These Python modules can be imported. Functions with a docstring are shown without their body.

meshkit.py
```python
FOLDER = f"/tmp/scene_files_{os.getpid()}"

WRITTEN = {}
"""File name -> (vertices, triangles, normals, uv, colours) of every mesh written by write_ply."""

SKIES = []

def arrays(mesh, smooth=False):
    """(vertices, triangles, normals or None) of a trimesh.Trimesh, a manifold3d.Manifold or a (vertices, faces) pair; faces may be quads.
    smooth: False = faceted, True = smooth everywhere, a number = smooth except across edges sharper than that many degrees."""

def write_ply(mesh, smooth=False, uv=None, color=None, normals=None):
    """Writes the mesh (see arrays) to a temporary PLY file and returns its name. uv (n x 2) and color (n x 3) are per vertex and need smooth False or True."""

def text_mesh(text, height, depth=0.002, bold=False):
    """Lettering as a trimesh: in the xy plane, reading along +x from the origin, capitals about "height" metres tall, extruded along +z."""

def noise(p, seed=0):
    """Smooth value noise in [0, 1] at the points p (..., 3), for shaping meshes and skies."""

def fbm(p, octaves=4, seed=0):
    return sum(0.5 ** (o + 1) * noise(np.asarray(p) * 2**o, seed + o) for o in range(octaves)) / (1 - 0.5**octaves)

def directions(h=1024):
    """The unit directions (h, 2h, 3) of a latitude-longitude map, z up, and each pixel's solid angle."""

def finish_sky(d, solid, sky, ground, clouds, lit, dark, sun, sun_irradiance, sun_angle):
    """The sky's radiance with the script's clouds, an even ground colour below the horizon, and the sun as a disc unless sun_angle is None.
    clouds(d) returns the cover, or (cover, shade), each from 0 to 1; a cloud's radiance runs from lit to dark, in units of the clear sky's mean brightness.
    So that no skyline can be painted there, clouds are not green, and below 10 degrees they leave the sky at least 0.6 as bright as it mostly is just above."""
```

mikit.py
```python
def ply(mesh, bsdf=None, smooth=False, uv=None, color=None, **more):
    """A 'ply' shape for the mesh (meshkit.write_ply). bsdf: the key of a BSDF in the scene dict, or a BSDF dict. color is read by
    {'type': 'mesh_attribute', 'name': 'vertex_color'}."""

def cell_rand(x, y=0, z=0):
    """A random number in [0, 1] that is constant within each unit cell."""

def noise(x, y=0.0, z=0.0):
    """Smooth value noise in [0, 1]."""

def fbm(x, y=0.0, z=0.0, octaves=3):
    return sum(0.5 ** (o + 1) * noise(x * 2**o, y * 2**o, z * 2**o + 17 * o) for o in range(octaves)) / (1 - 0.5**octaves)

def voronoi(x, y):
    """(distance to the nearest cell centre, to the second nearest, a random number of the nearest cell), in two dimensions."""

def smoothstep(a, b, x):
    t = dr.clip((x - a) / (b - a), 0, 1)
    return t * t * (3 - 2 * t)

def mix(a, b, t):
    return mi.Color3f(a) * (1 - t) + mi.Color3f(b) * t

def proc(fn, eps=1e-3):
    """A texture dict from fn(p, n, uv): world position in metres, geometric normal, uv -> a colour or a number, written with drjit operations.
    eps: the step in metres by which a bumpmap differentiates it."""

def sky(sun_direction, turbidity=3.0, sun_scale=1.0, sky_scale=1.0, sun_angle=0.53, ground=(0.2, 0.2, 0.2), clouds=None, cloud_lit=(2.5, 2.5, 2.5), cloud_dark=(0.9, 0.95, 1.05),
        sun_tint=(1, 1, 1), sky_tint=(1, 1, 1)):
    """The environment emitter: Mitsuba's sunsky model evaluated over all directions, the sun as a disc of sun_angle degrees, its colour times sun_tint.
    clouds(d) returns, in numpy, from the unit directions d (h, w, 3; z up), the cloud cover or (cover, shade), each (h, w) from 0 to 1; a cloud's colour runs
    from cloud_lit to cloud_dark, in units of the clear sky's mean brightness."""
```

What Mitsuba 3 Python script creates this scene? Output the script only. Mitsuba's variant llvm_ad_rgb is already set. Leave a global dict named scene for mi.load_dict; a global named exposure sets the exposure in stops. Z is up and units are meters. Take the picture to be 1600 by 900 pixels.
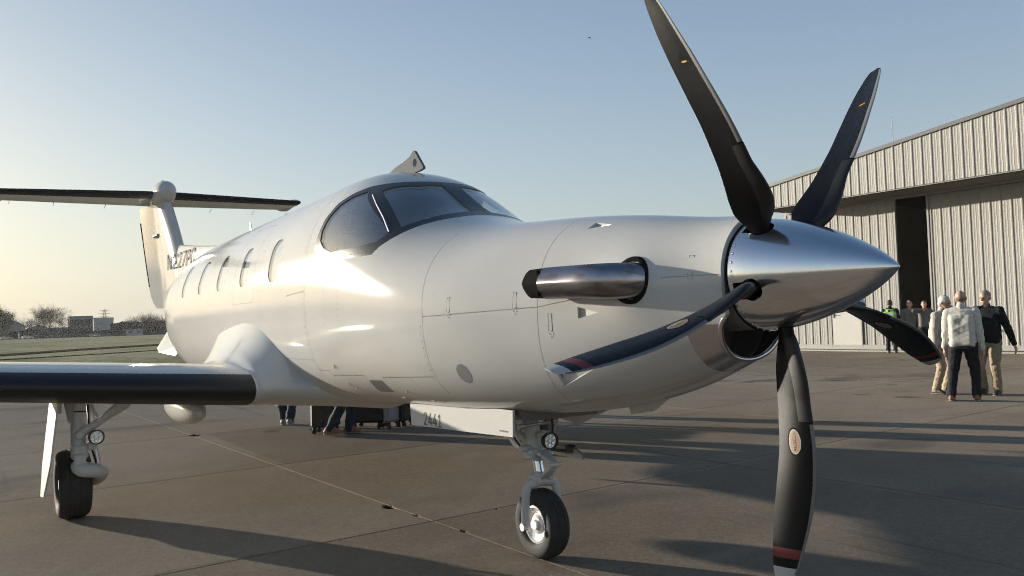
import math, random
import numpy as np, trimesh, manifold3d, shapely
import mitsuba as mi
import drjit as dr
import mikit, meshkit
from mikit import proc, noise, fbm, voronoi, cell_rand, smoothstep, mix
from meshkit import text_mesh
from scipy.interpolate import PchipInterpolator, CubicSpline
from scipy.ndimage import gaussian_filter1d
from shapely.geometry import Polygon, LineString, Point, box as sbox

T = mi.ScalarTransform4f
rng = np.random.default_rng(7)
scene, labels = {}, {}

# ------------------------------------------------------------------ camera, sky, exposure
scene['camera'] = {'type': 'perspective', 'fov': 64.373, 'near_clip': 0.05, 'far_clip': 6000.0,
                   'to_world': T().look_at(origin=[1.7651, -3.0181, 1.4983],
                                           target=[1.7651 + -0.82715, -3.0181 + 0.56062, 1.4983 + 0.03912],
                                           up=[0.05031, 0.00454, 0.99872])}
sun_el, sun_az = math.radians(8.5), math.radians(-152.5)
def haze_veil(d):
    el = np.degrees(np.arcsin(np.clip(d[..., 2], -1, 1)))
    return .66 * np.exp(-np.maximum(el, 0) / 9.0)
scene['sky'] = mikit.sky((math.cos(sun_az) * math.cos(sun_el), math.sin(sun_az) * math.cos(sun_el), math.sin(sun_el)),
                         turbidity=2.6, sun_scale=2.25, sky_scale=1.05, sun_tint=(.60, .96, 2.7), sky_tint=(1.0, 1.0, 1.11),
                         clouds=haze_veil, cloud_lit=(1.40, 1.46, 1.57))
exposure = 2.80

# ------------------------------------------------------------------ helpers
def num(key):
    if key not in USED:
        USED.add(key); return key
    k = 1
    while f'{key}_{k:03d}' in USED: k += 1
    USED.add(f'{key}_{k:03d}'); return f'{key}_{k:03d}'
USED = set()

def thing(name, label, category, group=None, kind=None):
    key = num(name)
    labels[key] = {'label': label, 'category': category}
    if group: labels[key]['group'] = group
    if kind: labels[key]['kind'] = kind
    return key

def put(parent, name, mesh, bsdf, smooth=30, label=None, to_world=None, kind=None):
    """One mesh as a part (parent given) or as the thing itself (name None)."""
    key = num(parent + '__' + name) if name else parent
    d = mesh if isinstance(mesh, dict) else mikit.ply(mesh, bsdf, smooth)
    d = dict(d)
    if isinstance(mesh, dict) and bsdf: d['bsdf'] = {'type': 'ref', 'id': bsdf}
    if to_world is not None: d['to_world'] = to_world
    scene[key] = d
    if label: labels[key] = {'label': label}
    if kind: labels.setdefault(key, {})['kind'] = kind
    return key

def raw_ply(v, f, n, bsdf):
    path = meshkit.write_ply((v, f), False, None, None, n)
    return {'type': 'ply', 'filename': path, 'face_normals': False, 'bsdf': {'type': 'ref', 'id': bsdf}}

def cat(*ms):
    ms = [m for x in ms for m in (x if isinstance(x, (list, tuple)) else [x])]
    return trimesh.util.concatenate(ms)

def box(c, s, rz=0.0, R=None):
    m = trimesh.creation.box(extents=s)
    if rz: m.apply_transform(trimesh.transformations.rotation_matrix(rz, [0, 0, 1]))
    if R is not None: m.apply_transform(R)
    m.apply_translation(c); return m

def rbox(c, s, r=0.01, rz=0.0):
    """Box with chamfered edges."""
    s = np.array(s) / 2; r = min(r, s.min() * .8); pts = []
    for sx in (-1, 1):
        for sy in (-1, 1):
            for sz in (-1, 1):
                p = np.array([sx, sy, sz])
                for k in range(3):
                    q = s - r; q[k] = s[k]; pts.append(p * q)
    m = trimesh.convex.convex_hull(np.array(pts))
    if rz: m.apply_transform(trimesh.transformations.rotation_matrix(rz, [0, 0, 1]))
    m.apply_translation(c); return m

def hull(pts): return trimesh.convex.convex_hull(np.asarray(pts, float))

def unit(v): v = np.asarray(v, float); return v / np.linalg.norm(v)

def frames(p):
    t = np.gradient(p, axis=0); t /= np.linalg.norm(t, axis=1)[:, None] + 1e-12
    a = np.cross(t[0], [0, 0, 1] if abs(t[0, 2]) < .9 else [1, 0, 0]); a /= np.linalg.norm(a)
    A = [a]
    for i in range(1, len(p)):
        a = A[-1] - t[i] * (A[-1] @ t[i]); A.append(a / np.linalg.norm(a))
    A = np.array(A); return t, A, np.cross(t, A)

def tube(pts, r, n=12, ra=None, caps=True):
    p = np.asarray(pts, float); r = np.broadcast_to(r, (len(p),)); rb = r if ra is None else np.broadcast_to(ra, (len(p),))
    t, A, B = frames(p)
    th = np.arange(n) * 2 * np.pi / n
    v = p[:, None] + r[:, None, None] * np.cos(th)[None, :, None] * A[:, None] + rb[:, None, None] * np.sin(th)[None, :, None] * B[:, None]
    f = []
    for i in range(len(p) - 1):
        for j in range(n):
            a, b, c, d = i * n + j, i * n + (j + 1) % n, (i + 1) * n + (j + 1) % n, (i + 1) * n + j
            f += [[a, b, c], [a, c, d]]
    v = v.reshape(-1, 3)
    if caps:
        k = len(v); v = np.vstack([v, p[0], p[-1]]); e = (len(p) - 1) * n
        for j in range(n):
            f += [[k, (j + 1) % n, j], [k + 1, e + j, e + (j + 1) % n]]
    return trimesh.Trimesh(v, f, process=False)

def cyl(p0, p1, r, n=20, r1=None): return tube([p0, p1], [r, r if r1 is None else r1], n)

def lathe(prof, n=40, axis='z', closed=False):
    """Revolve (r, h) profile about z (or y / x) through the origin."""
    prof = np.asarray(prof, float); th = np.arange(n) * 2 * np.pi / n
    v = np.stack([prof[:, 0][:, None] * np.cos(th), prof[:, 0][:, None] * np.sin(th), np.broadcast_to(prof[:, 1][:, None], (len(prof), n))], -1).reshape(-1, 3)
    f = []; m = len(prof)
    for i in range(m if closed else m - 1):
        for j in range(n):
            a, b, c, d = i * n + j, i * n + (j + 1) % n, ((i + 1) % m) * n + (j + 1) % n, ((i + 1) % m) * n + j
            f += [[a, b, c], [a, c, d]]
    if axis == 'y': v = v[:, [0, 2, 1]] * [1, 1, 1]; f = [x[::-1] for x in f]
    if axis == 'x': v = v[:, [2, 0, 1]]
    m = trimesh.Trimesh(v, f, process=False)
    return m

def moved(m, d): m = m.copy(); m.apply_translation(d); return m
def turned(m, ang, ax=(0, 0, 1), pt=(0, 0, 0)):
    m = m.copy(); m.apply_transform(trimesh.transformations.rotation_matrix(ang, ax, pt)); return m

def man(mesh):
    return manifold3d.Manifold(manifold3d.Mesh(vert_properties=np.asarray(mesh.vertices, np.float32), tri_verts=np.asarray(mesh.faces, np.uint32)))
def tri(m):
    a = m.to_mesh(); return trimesh.Trimesh(np.array(a.vert_properties[:, :3], float), np.array(a.tri_verts, int), process=False)
def prism(poly, lo, hi, axis):
    """Extrude a shapely polygon: axis 'y' takes (x, z) points, 'z' takes (x, y), 'x' takes (y, z)."""
    m = trimesh.creation.extrude_polygon(poly, hi - lo, engine='earcut'); m.apply_translation([0, 0, lo])
    v = np.array(m.vertices); f = np.array(m.faces)
    if axis == 'y': v = v[:, [0, 2, 1]]; f = f[:, ::-1]
    if axis == 'x': v = v[:, [2, 0, 1]]
    return trimesh.Trimesh(v, f, process=True)
def round_poly(pts, r, n=4):
    p = Polygon(pts); return p.buffer(-r, quad_segs=n).buffer(r, quad_segs=n)
def grid_faces(a, b, wrap=True):
    i, j = np.meshgrid(np.arange(a - 1), np.arange(b if wrap else b - 1), indexing='ij')
    q = np.stack([i * b + j, i * b + (j + 1) % b, (i + 1) * b + (j + 1) % b, (i + 1) * b + j], -1).reshape(-1, 4)
    return np.vstack([q[:, [0, 1, 2]], q[:, [0, 2, 3]]])
def vnormals(v, f):
    n = np.zeros_like(v); c = np.cross(v[f[:, 1]] - v[f[:, 0]], v[f[:, 2]] - v[f[:, 0]])
    for k in range(3): np.add.at(n, f[:, k], c)
    return n / np.maximum(np.linalg.norm(n, axis=1, keepdims=True), 1e-12)

# ------------------------------------------------------------------ materials
def rgb(*c): return {'type': 'rgb', 'value': list(c)}
def two(b): return {'type': 'twosided', 'bsdf': b}
def diffuse(*c): return two({'type': 'diffuse', 'reflectance': rgb(*c)})
def plastic(c, alpha, ior=1.5):
    return two({'type': 'roughplastic', 'distribution': 'ggx', 'alpha': alpha, 'int_ior': ior, 'diffuse_reflectance': c if isinstance(c, dict) else rgb(*c), 'nonlinear': True})
def princ(c, rough, metal=0.0, spec=0.5, **k):
    return two({'type': 'principled', 'base_color': c if isinstance(c, dict) else rgb(*c), 'roughness': rough, 'metallic': metal, 'specular': spec, **k})

def paint_fn(p, n, uv):
    g = fbm(p.x * 3.1, p.y * 3.1, p.z * 3.1, octaves=3)
    d = noise(p.x * 41, p.y * 41, p.z * 41)
    return mix((.70, .695, .68), (.76, .755, .74), g * .8 + d * .2)
def peel_fn(p, n, uv):
    return 0.00006 * noise(p.x * 5.0, p.y * 5.0, p.z * 6.0) * .4 + 0.000003 * noise(p.x * 90, p.y * 90, p.z * 90)
def gloss(a): return {'type': 'roughplastic', 'distribution': 'beckmann', 'alpha': a, 'int_ior': 1.5, 'diffuse_reflectance': proc(paint_fn), 'nonlinear': True}
scene['mat_white_paint'] = two({'type': 'bumpmap', 'bump': proc(peel_fn, 4e-3), 'scale': 1.0, 'bsdf': {'type': 'blendbsdf', 'weight': .16, 'a': gloss(.017), 'b': gloss(.05)}})
scene['mat_white_gear'] = plastic((.74, .74, .73), .14)
scene['mat_black_paint'] = plastic((.04, .043, .048), .08)
scene['mat_gap_shade_and_wick'] = diffuse(.03, .03, .03)  # near-black: paints shade of flap gaps, also latch outlines and static wicks
scene['mat_lining'] = diffuse(.26, .26, .265)
scene['mat_shade'] = diffuse(.46, .47, .48)
scene['mat_pane'] = {'type': 'thindielectric', 'int_ior': 1.55}
scene['mat_chrome'] = two({'type': 'roughconductor', 'material': 'Al', 'distribution': 'ggx', 'alpha': .018, 'specular_reflectance': rgb(.93, .93, .935)})
scene['mat_lip_metal'] = two({'type': 'roughconductor', 'material': 'Cr', 'distribution': 'ggx', 'alpha': .05})
def soot_fn(p, n, uv):
    g = fbm(p.x * 9, p.y * 23, p.z * 23, octaves=4)
    return mix((.56, .55, .545), (.38, .355, .33), smoothstep(.42, .7, g))
scene['mat_exhaust'] = two({'type': 'roughconductor', 'material': 'Cr', 'distribution': 'ggx', 'alpha': .06, 'specular_reflectance': proc(soot_fn)})
scene['mat_soot_and_gap_black'] = diffuse(.018, .018, .018)  # exhaust soot and black parts; also shade painted into the spinner gap
scene['mat_steel'] = two({'type': 'roughconductor', 'material': 'Cr', 'distribution': 'ggx', 'alpha': .2})
def blade_fn(p, n, uv):
    g = fbm(p.x * 14, p.y * 14, p.z * 14, octaves=4); s = noise(p.x * 160, p.y * 160, p.z * 160)
    return mix((.006, .0065, .008), (.013, .013, .014), g * .7 + s * .3)
scene['mat_blade'] = two({'type': 'roughplastic', 'distribution': 'beckmann', 'alpha': .22, 'int_ior': 1.3, 'diffuse_reflectance': proc(blade_fn), 'nonlinear': True})
scene['mat_rubber'] = two({'type': 'roughplastic', 'distribution': 'beckmann', 'alpha': .3, 'int_ior': 1.45, 'diffuse_reflectance': rgb(.016, .016, .017)})
scene['mat_boot'] = plastic((.022, .024, .026), .24, 1.5)
def tire_fn(p, n, uv):
    g = fbm(p.x * 34, p.y * 34, p.z * 34, octaves=4); q = noise(p.x * 150, p.y * 150, p.z * 150)
    return mix((.020, .020, .020), (.050, .047, .043), g * .6 + q * .4)
scene['mat_tire'] = princ(proc(tire_fn), .75, 0, .3)
scene['mat_red'] = plastic((.32, .045, .04), .25)
scene['mat_white_mark'] = plastic((.72, .72, .72), .22)
scene['mat_yellow'] = plastic((.75, .55, .1), .3)
scene['mat_tan'] = plastic((.55, .42, .26), .3)
scene['mat_grey_mark'] = diffuse(.20, .185, .17)
scene['mat_grey_paint'] = plastic((.27, .28, .30), .15)
scene['mat_lens'] = {'type': 'thindielectric', 'int_ior': 1.5}
scene['mat_reflector'] = two({'type': 'roughconductor', 'material': 'Al', 'distribution': 'ggx', 'alpha': .12})
def concrete_fn(p, n, uv):
    sx, sy = dr.floor((p.x + 3.74) / 3.36), dr.floor((p.y + .1) / 3.36)
    t = cell_rand(sx, sy, 3)
    big = fbm(p.x * .35, p.y * .35, 1.7, octaves=4); mid = fbm(p.x * 2.3, p.y * 2.3, 4.2, octaves=4)
    fine = fbm(p.x * 38, p.y * 38, 9.1, octaves=3); grit = noise(p.x * 210, p.y * 210, 0.3)
    c = mix((.098, .077, .057), (.268, .220, .170), dr.clip(.28 * t - .06 + .36 * big + .26 * mid + .36 * fine - .04, 0, 1))
    stain = smoothstep(.60, .78, fbm(p.x * .9 + 31, p.y * .55 + 7, 2.2, octaves=5))
    c = mix(c, (.082, .072, .062), stain * .65)
    tk = smoothstep(.55, .9, noise(p.x * .8, p.y * 14 + 3, 0)) * smoothstep(.5, .7, fbm(p.x * .25, p.y * .6, 11.0, octaves=3)); c = mix(c, (.075, .068, .06), tk * .45)
    oil = smoothstep(.74, .80, fbm(p.x * 1.1 + 50, p.y * 1.1 + 20, 3.3, octaves=3)); c = mix(c, (.045, .04, .036), oil * .6)
    a_, b_, w_ = voronoi(p.x * .42 + .6 * noise(p.x * 1.3, p.y * 1.3, 2.0), p.y * .42 + .6 * noise(p.x * 1.3, p.y * 1.3, 7.0)); crk = smoothstep(.012, .003, b_ - a_) * smoothstep(.55, .6, noise(p.x * .25, p.y * .25, 4.0)); c = mix(c, (.05, .045, .04), crk * .8)
    pale = smoothstep(.66, .8, fbm(p.x * 1.7 + 5, p.y * .6 + 70, 8.8, octaves=4))
    c = mix(c, (.26, .24, .21), pale * .35)
    return c * (0.76 + 0.48 * grit)
def concrete_bump(p, n, uv): return 0.0012 * fbm(p.x * 60, p.y * 60, 0, octaves=3) + 0.004 * fbm(p.x * 3, p.y * 3, 5, octaves=2)
scene['mat_concrete'] = two({'type': 'bumpmap', 'bump': proc(concrete_bump, 4e-3), 'scale': 1.0, 'bsdf': {'type': 'principled', 'base_color': proc(concrete_fn), 'roughness': .85, 'specular': .12}})
scene['mat_joint'] = diffuse(.035, .03, .026)
def grass_fn(p, n, uv):
    big = fbm(p.x * .045, p.y * .11, 3.1, octaves=4); mid = fbm(p.x * .5, p.y * .5, 1.0, octaves=4); fine = fbm(p.x * 4, p.y * 4, 1.0, octaves=3)
    c = mix((.33, .29, .17), (.62, .54, .35), dr.clip(.45 * big + .3 * mid + .35 * fine - .05, 0, 1))
    return mix(c, (.27, .25, .13), smoothstep(.5, .75, fbm(p.x * .09 + 9, p.y * .2, 6.0, octaves=4)) * .6)
def grass_bump(p, n, uv): return 0.12 * fbm(p.x * 2.2, p.y * 2.2, 0, octaves=4)
scene['mat_grass'] = two({'type': 'bumpmap', 'bump': proc(grass_bump, 5e-2), 'scale': 1.0, 'bsdf': {'type': 'diffuse', 'reflectance': proc(grass_fn)}})
def soil_fn(p, n, uv): return mix((.06, .052, .036), (.12, .10, .068), fbm(p.x * .8, p.y * 2, 0, octaves=4))
scene['mat_soil'] = two({'type': 'diffuse', 'reflectance': proc(soil_fn)})
# ------------------------------------------------------------------ the aeroplane (nose along +x, spinner tip at x = 0)
PL = thing('turboprop_airplane', 'white single-engine turboprop airplane with five-bladed propeller parked nose-on upon the concrete apron', 'airplane')
KX = np.array([-.64, -.9, -1.3, -1.8, -2.4, -3.0, -3.6, -4.2, -5.0, -6.5, -8.5, -9.7, -11.0, -12.3, -13.3])
KT = np.array([[1.936, 1.959, 2.021, 2.073, 2.109, 2.236, 2.592, 2.725, 2.696, 2.659, 2.607, 2.533, 2.4, 2.294, 2.198],
               [1.346, 1.196, 1.065, .966, .919, .898, .888, .855, .84, .802, .793, .922, 1.259, 1.649, 1.963],
               [.262, .324, .422, .531, .664, .752, .790, .813, .833, .848, .849, .765, .55, .317, .116],
               [1.672, 1.625, 1.566, 1.525, 1.548, 1.609, 1.684, 1.741, 1.753, 1.71, 1.683, 1.729, 1.857, 2.009, 2.08],
               [2.001, 2.122, 2.221, 2.274, 2.209, 2.232, 2.276, 2.297, 2.273, 2.27, 2.252, 2.117, 2.0, 2.004, 2.042],
               [2.161, 2.289, 2.44, 2.571, 2.575, 2.557, 2.609, 2.706, 2.582, 2.477, 2.489, 2.548, 2.423, 2.287, 2.169]])
_g = np.linspace(-13.3, -.64, 1200)
SPL = [CubicSpline(_g, gaussian_filter1d(PchipInterpolator(KX[::-1], r[::-1])(_g), 14, mode='nearest')) for r in KT]
def sec(x): x = np.clip(x, -13.3, -.64); return [s(x) for s in SPL]
def flare(x, z): return .035 * np.exp(-((x + 1.13) / .2) ** 2 - ((z - 1.66) / .15) ** 2)
def ring(x, off=0.0, n=200):
    zt, zb, w, zc, nu, nl = sec(x); th = np.arange(n) * 2 * np.pi / n
    c, s = np.cos(th), np.sin(th); N = np.where(s > 0, nu, nl); h = np.where(s > 0, zt - zc, zc - zb) - off
    y = (w - off) * np.sign(c) * np.abs(c) ** (2 / N); z = zc + h * np.sign(s) * np.abs(s) ** (2 / N)
    return np.stack([np.full(n, x), y + np.sign(c) * flare(x, z) * np.abs(c), z], -1)
def Fimp(P):
    x, y, z = P[:, 0], P[:, 1], P[:, 2]; zt, zb, w, zc, nu, nl = sec(x); up = z > zc
    N = np.where(up, nu, nl); h = np.where(up, zt - zc, zc - zb)
    ya = np.maximum(np.abs(y) - flare(x, z) * np.clip(np.abs(y) / w, 0, 1), 0)
    return (((ya / w) ** N + (np.abs(z - zc) / h) ** N) ** (1 / N) - 1) * np.minimum(w, h)
def grad(P):
    g = np.zeros_like(P); e = 1.5e-3
    for k in range(3):
        d = np.zeros(3); d[k] = e; g[:, k] = Fimp(P + d) - Fimp(P - d)
    return g / np.maximum(np.linalg.norm(g, axis=1, keepdims=True), 1e-12)
def hw(x, z):
    zt, zb, w, zc, nu, nl = sec(np.asarray(x, float)); up = z > zc; N = np.where(up, nu, nl); h = np.where(up, zt - zc, zc - zb)
    return w * np.clip(1 - (np.abs(z - zc) / h) ** N, 0, 1) ** (1 / N) + flare(x, z)
def ztop(x, y):
    zt, zb, w, zc, nu, nl = sec(np.asarray(x, float))
    return zc + (zt - zc) * np.clip(1 - (np.abs(y) / w) ** nu, 0, 1) ** (1 / nu)
def loft_solid(xs, off, n=200):
    R = [ring(x, off, n) for x in xs]; v = np.vstack(R + [R[0].mean(0), R[-1].mean(0)]); m = len(xs)
    f = grid_faces(m, n); j = np.arange(n); k = m * n
    f = np.vstack([f, np.stack([np.full(n, k), (j + 1) % n, j], -1), np.stack([np.full(n, k + 1), (m - 1) * n + j, (m - 1) * n + (j + 1) % n], -1)])
    M = man(trimesh.Trimesh(v, f, process=False))
    return M if M.volume() > 0 else man(trimesh.Trimesh(v, f[:, ::-1], process=False))
xs_o = np.r_[np.linspace(-.655, -4.6, 150), np.linspace(-4.65, -13.28, 110)]
OUT = loft_solid(xs_o, 0.0)
INN = loft_solid(np.r_[-.60, np.linspace(-.655, -4.6, 60), np.linspace(-4.7, -12.7, 50)], .022, 120)
GRV = loft_solid(np.r_[-.60, np.linspace(-.655, -4.6, 150), np.linspace(-4.7, -12.9, 80)], .007, 200)
SKIN = OUT - INN
def gap(poly_or_line, w=.0042, lo=-1.3, hi=1.3, axis='y'):
    g = poly_or_line if isinstance(poly_or_line, Polygon) else LineString(poly_or_line).buffer(w / 2, cap_style=2)
    return man(prism(g, lo, hi, axis))
def slab(x, w=.0045): return man(box((x, 0, 1.7), (w, 3, 3)))
W = lambda *p: Polygon(p)
P_BLACK = W((-3.30, 1.968), (-4.03, 1.966), (-4.13, 1.99), (-4.209, 2.084), (-4.215, 2.17), (-4.19, 2.318), (-4.108, 2.435), (-3.98, 2.497), (-3.85, 2.533), (-3.72, 2.5405), (-3.60, 2.542), (-3.52, 2.545), (-3.50, 2.60), (-3.3, 2.9), (-2.7, 2.9), (-2.7, 2.5), (-2.90, 2.262), (-2.925, 2.222), (-2.93, 2.20), (-3.01, 2.163), (-3.082, 2.121), (-3.155, 2.074), (-3.242, 2.02))
P_SIDE = round_poly([(-3.904, 2.035), (-4.05, 2.078), (-4.14, 2.145), (-4.158, 2.227), (-4.129, 2.324), (-4.049, 2.412), (-3.93, 2.463), (-3.80, 2.487), (-3.72, 2.42), (-3.222, 2.117), (-3.30, 2.058), (-3.53, 2.041)], .025)
P_FRONT = round_poly([(-3.665, .468), (-3.60, .395), (-3.49, .25), (-3.452, .07), (-3.02, .075), (-3.03, .25), (-3.065, .404), (-3.118, .498), (-3.165, .559)], .02)
P_FRONT2 = Polygon([(x, -y) for x, y in P_FRONT.exterior.coords])
WX = [-5.10, -5.95, -6.79, -7.60, -8.42]
def p_win(x): return sbox(x - .125, 1.885, x + .125, 2.25).buffer(-.1).buffer(.1, quad_segs=8)
cut = gap(P_SIDE, lo=-1.2, hi=-.25) + gap(P_SIDE, lo=.25, hi=1.2) + man(prism(P_FRONT, 1.9, 3, 'z')) + man(prism(P_FRONT2, 1.9, 3, 'z'))
for x in WX: cut = cut + gap(p_win(x), lo=-1.2, hi=1.2)
grooves = slab(-1.704) + slab(-4.351, .004)
SIDE = [[(-2.633, 2.05), (-2.633, 1.05)], [(-.66, 1.668), (-.95, 1.671)], [(-1.25, 1.62), (-1.704, 1.561), (-2.633, 1.534)],
        [(-4.351, 1.157), (-4.145, 1.157), (-4.19, .93)], [(-4.145, 1.118), (-3.614, 1.138)], [(-3.33, 1.136), (-2.658, 1.164), (-2.64, 1.05)],
        [(-3.33, 1.136), (-3.33, .98)], [(-5.052, 1.235), (-4.351, 1.235)], [(-6.25, 1.73), (-5.63, 1.73), (-5.63, 2.44), (-6.25, 2.44), (-6.25, 1.70)],
        [(-3.60, 1.14), (-3.68, .98)], [(-2.95, 1.15), (-2.86, .98)], [(-9.3, 1.0), (-9.3, 2.55)], [(-4.75, 1.75), (-4.36, 1.775)]]
for l in SIDE: grooves = grooves + gap(l, .004)
MOUTH = Polygon([(-.58, 1.0), (-.752, 1.0), (-.752, 1.27), (-.738, 1.36), (-.705, 1.45), (-.655, 1.495), (-.58, 1.495)])
cut = cut + man(prism(MOUTH, -1, 1, 'y'))
def recess(tip, a, b, depth):
    """Flush inlet: a triangular ramp sinking from its tip to a wall between a and b; points are (x, z) on the starboard side."""
    P = np.array([[x, -float(hw(x, z)), z] for x, z in (tip, a, b)]); n = grad(P)
    return man(hull(np.vstack([P + n * .02, P[:1] + n[:1] * .0005, P[1:] - n[1:] * depth])))
for q in (((-1.31, 1.522), (-1.437, 1.552), (-1.437, 1.494), .019), ((-1.405, 1.240), (-1.645, 1.235), (-1.645, 1.140), .020), ((-1.395, 1.972), (-1.53, 1.998), (-1.53, 1.962), .019)): cut = cut + recess(*q)
BODY = SKIN - cut - (grooves - GRV)
FRAME = BODY ^ gap(P_BLACK)
BODY = BODY - gap(P_BLACK)
def screws(P, r=.0045, b='mat_steel', parent=None, name='fastener'):
    """Domed fasteners on the skin at points P (on the surface)."""
    return cat([trimesh.creation.icosphere(1, r).apply_translation(p) for p in P])
def skin_dict(M, bsdf, pick=None):
    m = tri(M); f = np.array(m.faces); v = np.array(m.vertices)
    if len(f) == 0: return None
    c = v[f].mean(1); n = np.cross(v[f[:, 1]] - v[f[:, 0]], v[f[:, 2]] - v[f[:, 0]]); a = np.linalg.norm(n, axis=1); keep = a > 1e-12
    f, c, n = f[keep], c[keep], n[keep] / a[keep, None]
    g = grad(c); outer = (np.abs(Fimp(c)) < .0025) & ((n * g).sum(1) > .8)
    inner = (Fimp(c) < -.012) & ((n * g).sum(1) < -.5)
    sel = {'out': ~inner, 'in': inner}[pick or 'out']
    of, rf = f[outer & sel], f[~outer & sel]; rn = n[~outer & sel]
    used = np.unique(of); mp = np.zeros(len(v), int); mp[used] = np.arange(len(used))
    V = [v[used], v[rf].reshape(-1, 3)]; N = [grad(v[used]) if len(used) else np.zeros((0, 3)), np.repeat(rn, 3, 0)]
    F = np.vstack([mp[of].reshape(-1, 3), len(used) + np.arange(3 * len(rf)).reshape(-1, 3)])
    return raw_ply(np.vstack(V), F, np.vstack(N), bsdf)
front_half = man(box((-.7, 0, 1.7), (2.008, 3, 3)))         # x > -1.704
lip_box = man(box((-.4, 0, .73), (.93, 3, 1.44)))             # x > -.865, z < 1.45
COWL = BODY ^ front_half; LIP = COWL ^ lip_box; COWL = COWL - lip_box; CABIN = BODY - front_half
put(PL, 'fuselage', skin_dict(CABIN, 'mat_white_paint'), None)
put(PL, 'cabin_lining', skin_dict(CABIN, 'mat_lining', 'in'), None)
put(PL, 'engine_cowling', skin_dict(COWL, 'mat_white_paint'), None)
put(PL, 'cowling_lining', skin_dict(COWL, 'mat_lining', 'in'), None)
put(PL, 'intake_lip', skin_dict(LIP, 'mat_lip_metal'), None, label='polished metal lip of the chin air intake')
put(PL, 'intake_lip_lining', skin_dict(LIP, 'mat_lip_metal', 'in'), None)
FR = put(PL, 'windshield_frame', skin_dict(FRAME, 'mat_black_paint'), None, label='black painted frame around the cockpit windows')
put(FR, 'inner_frame', skin_dict(FRAME, 'mat_lining', 'in'), None)

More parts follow.
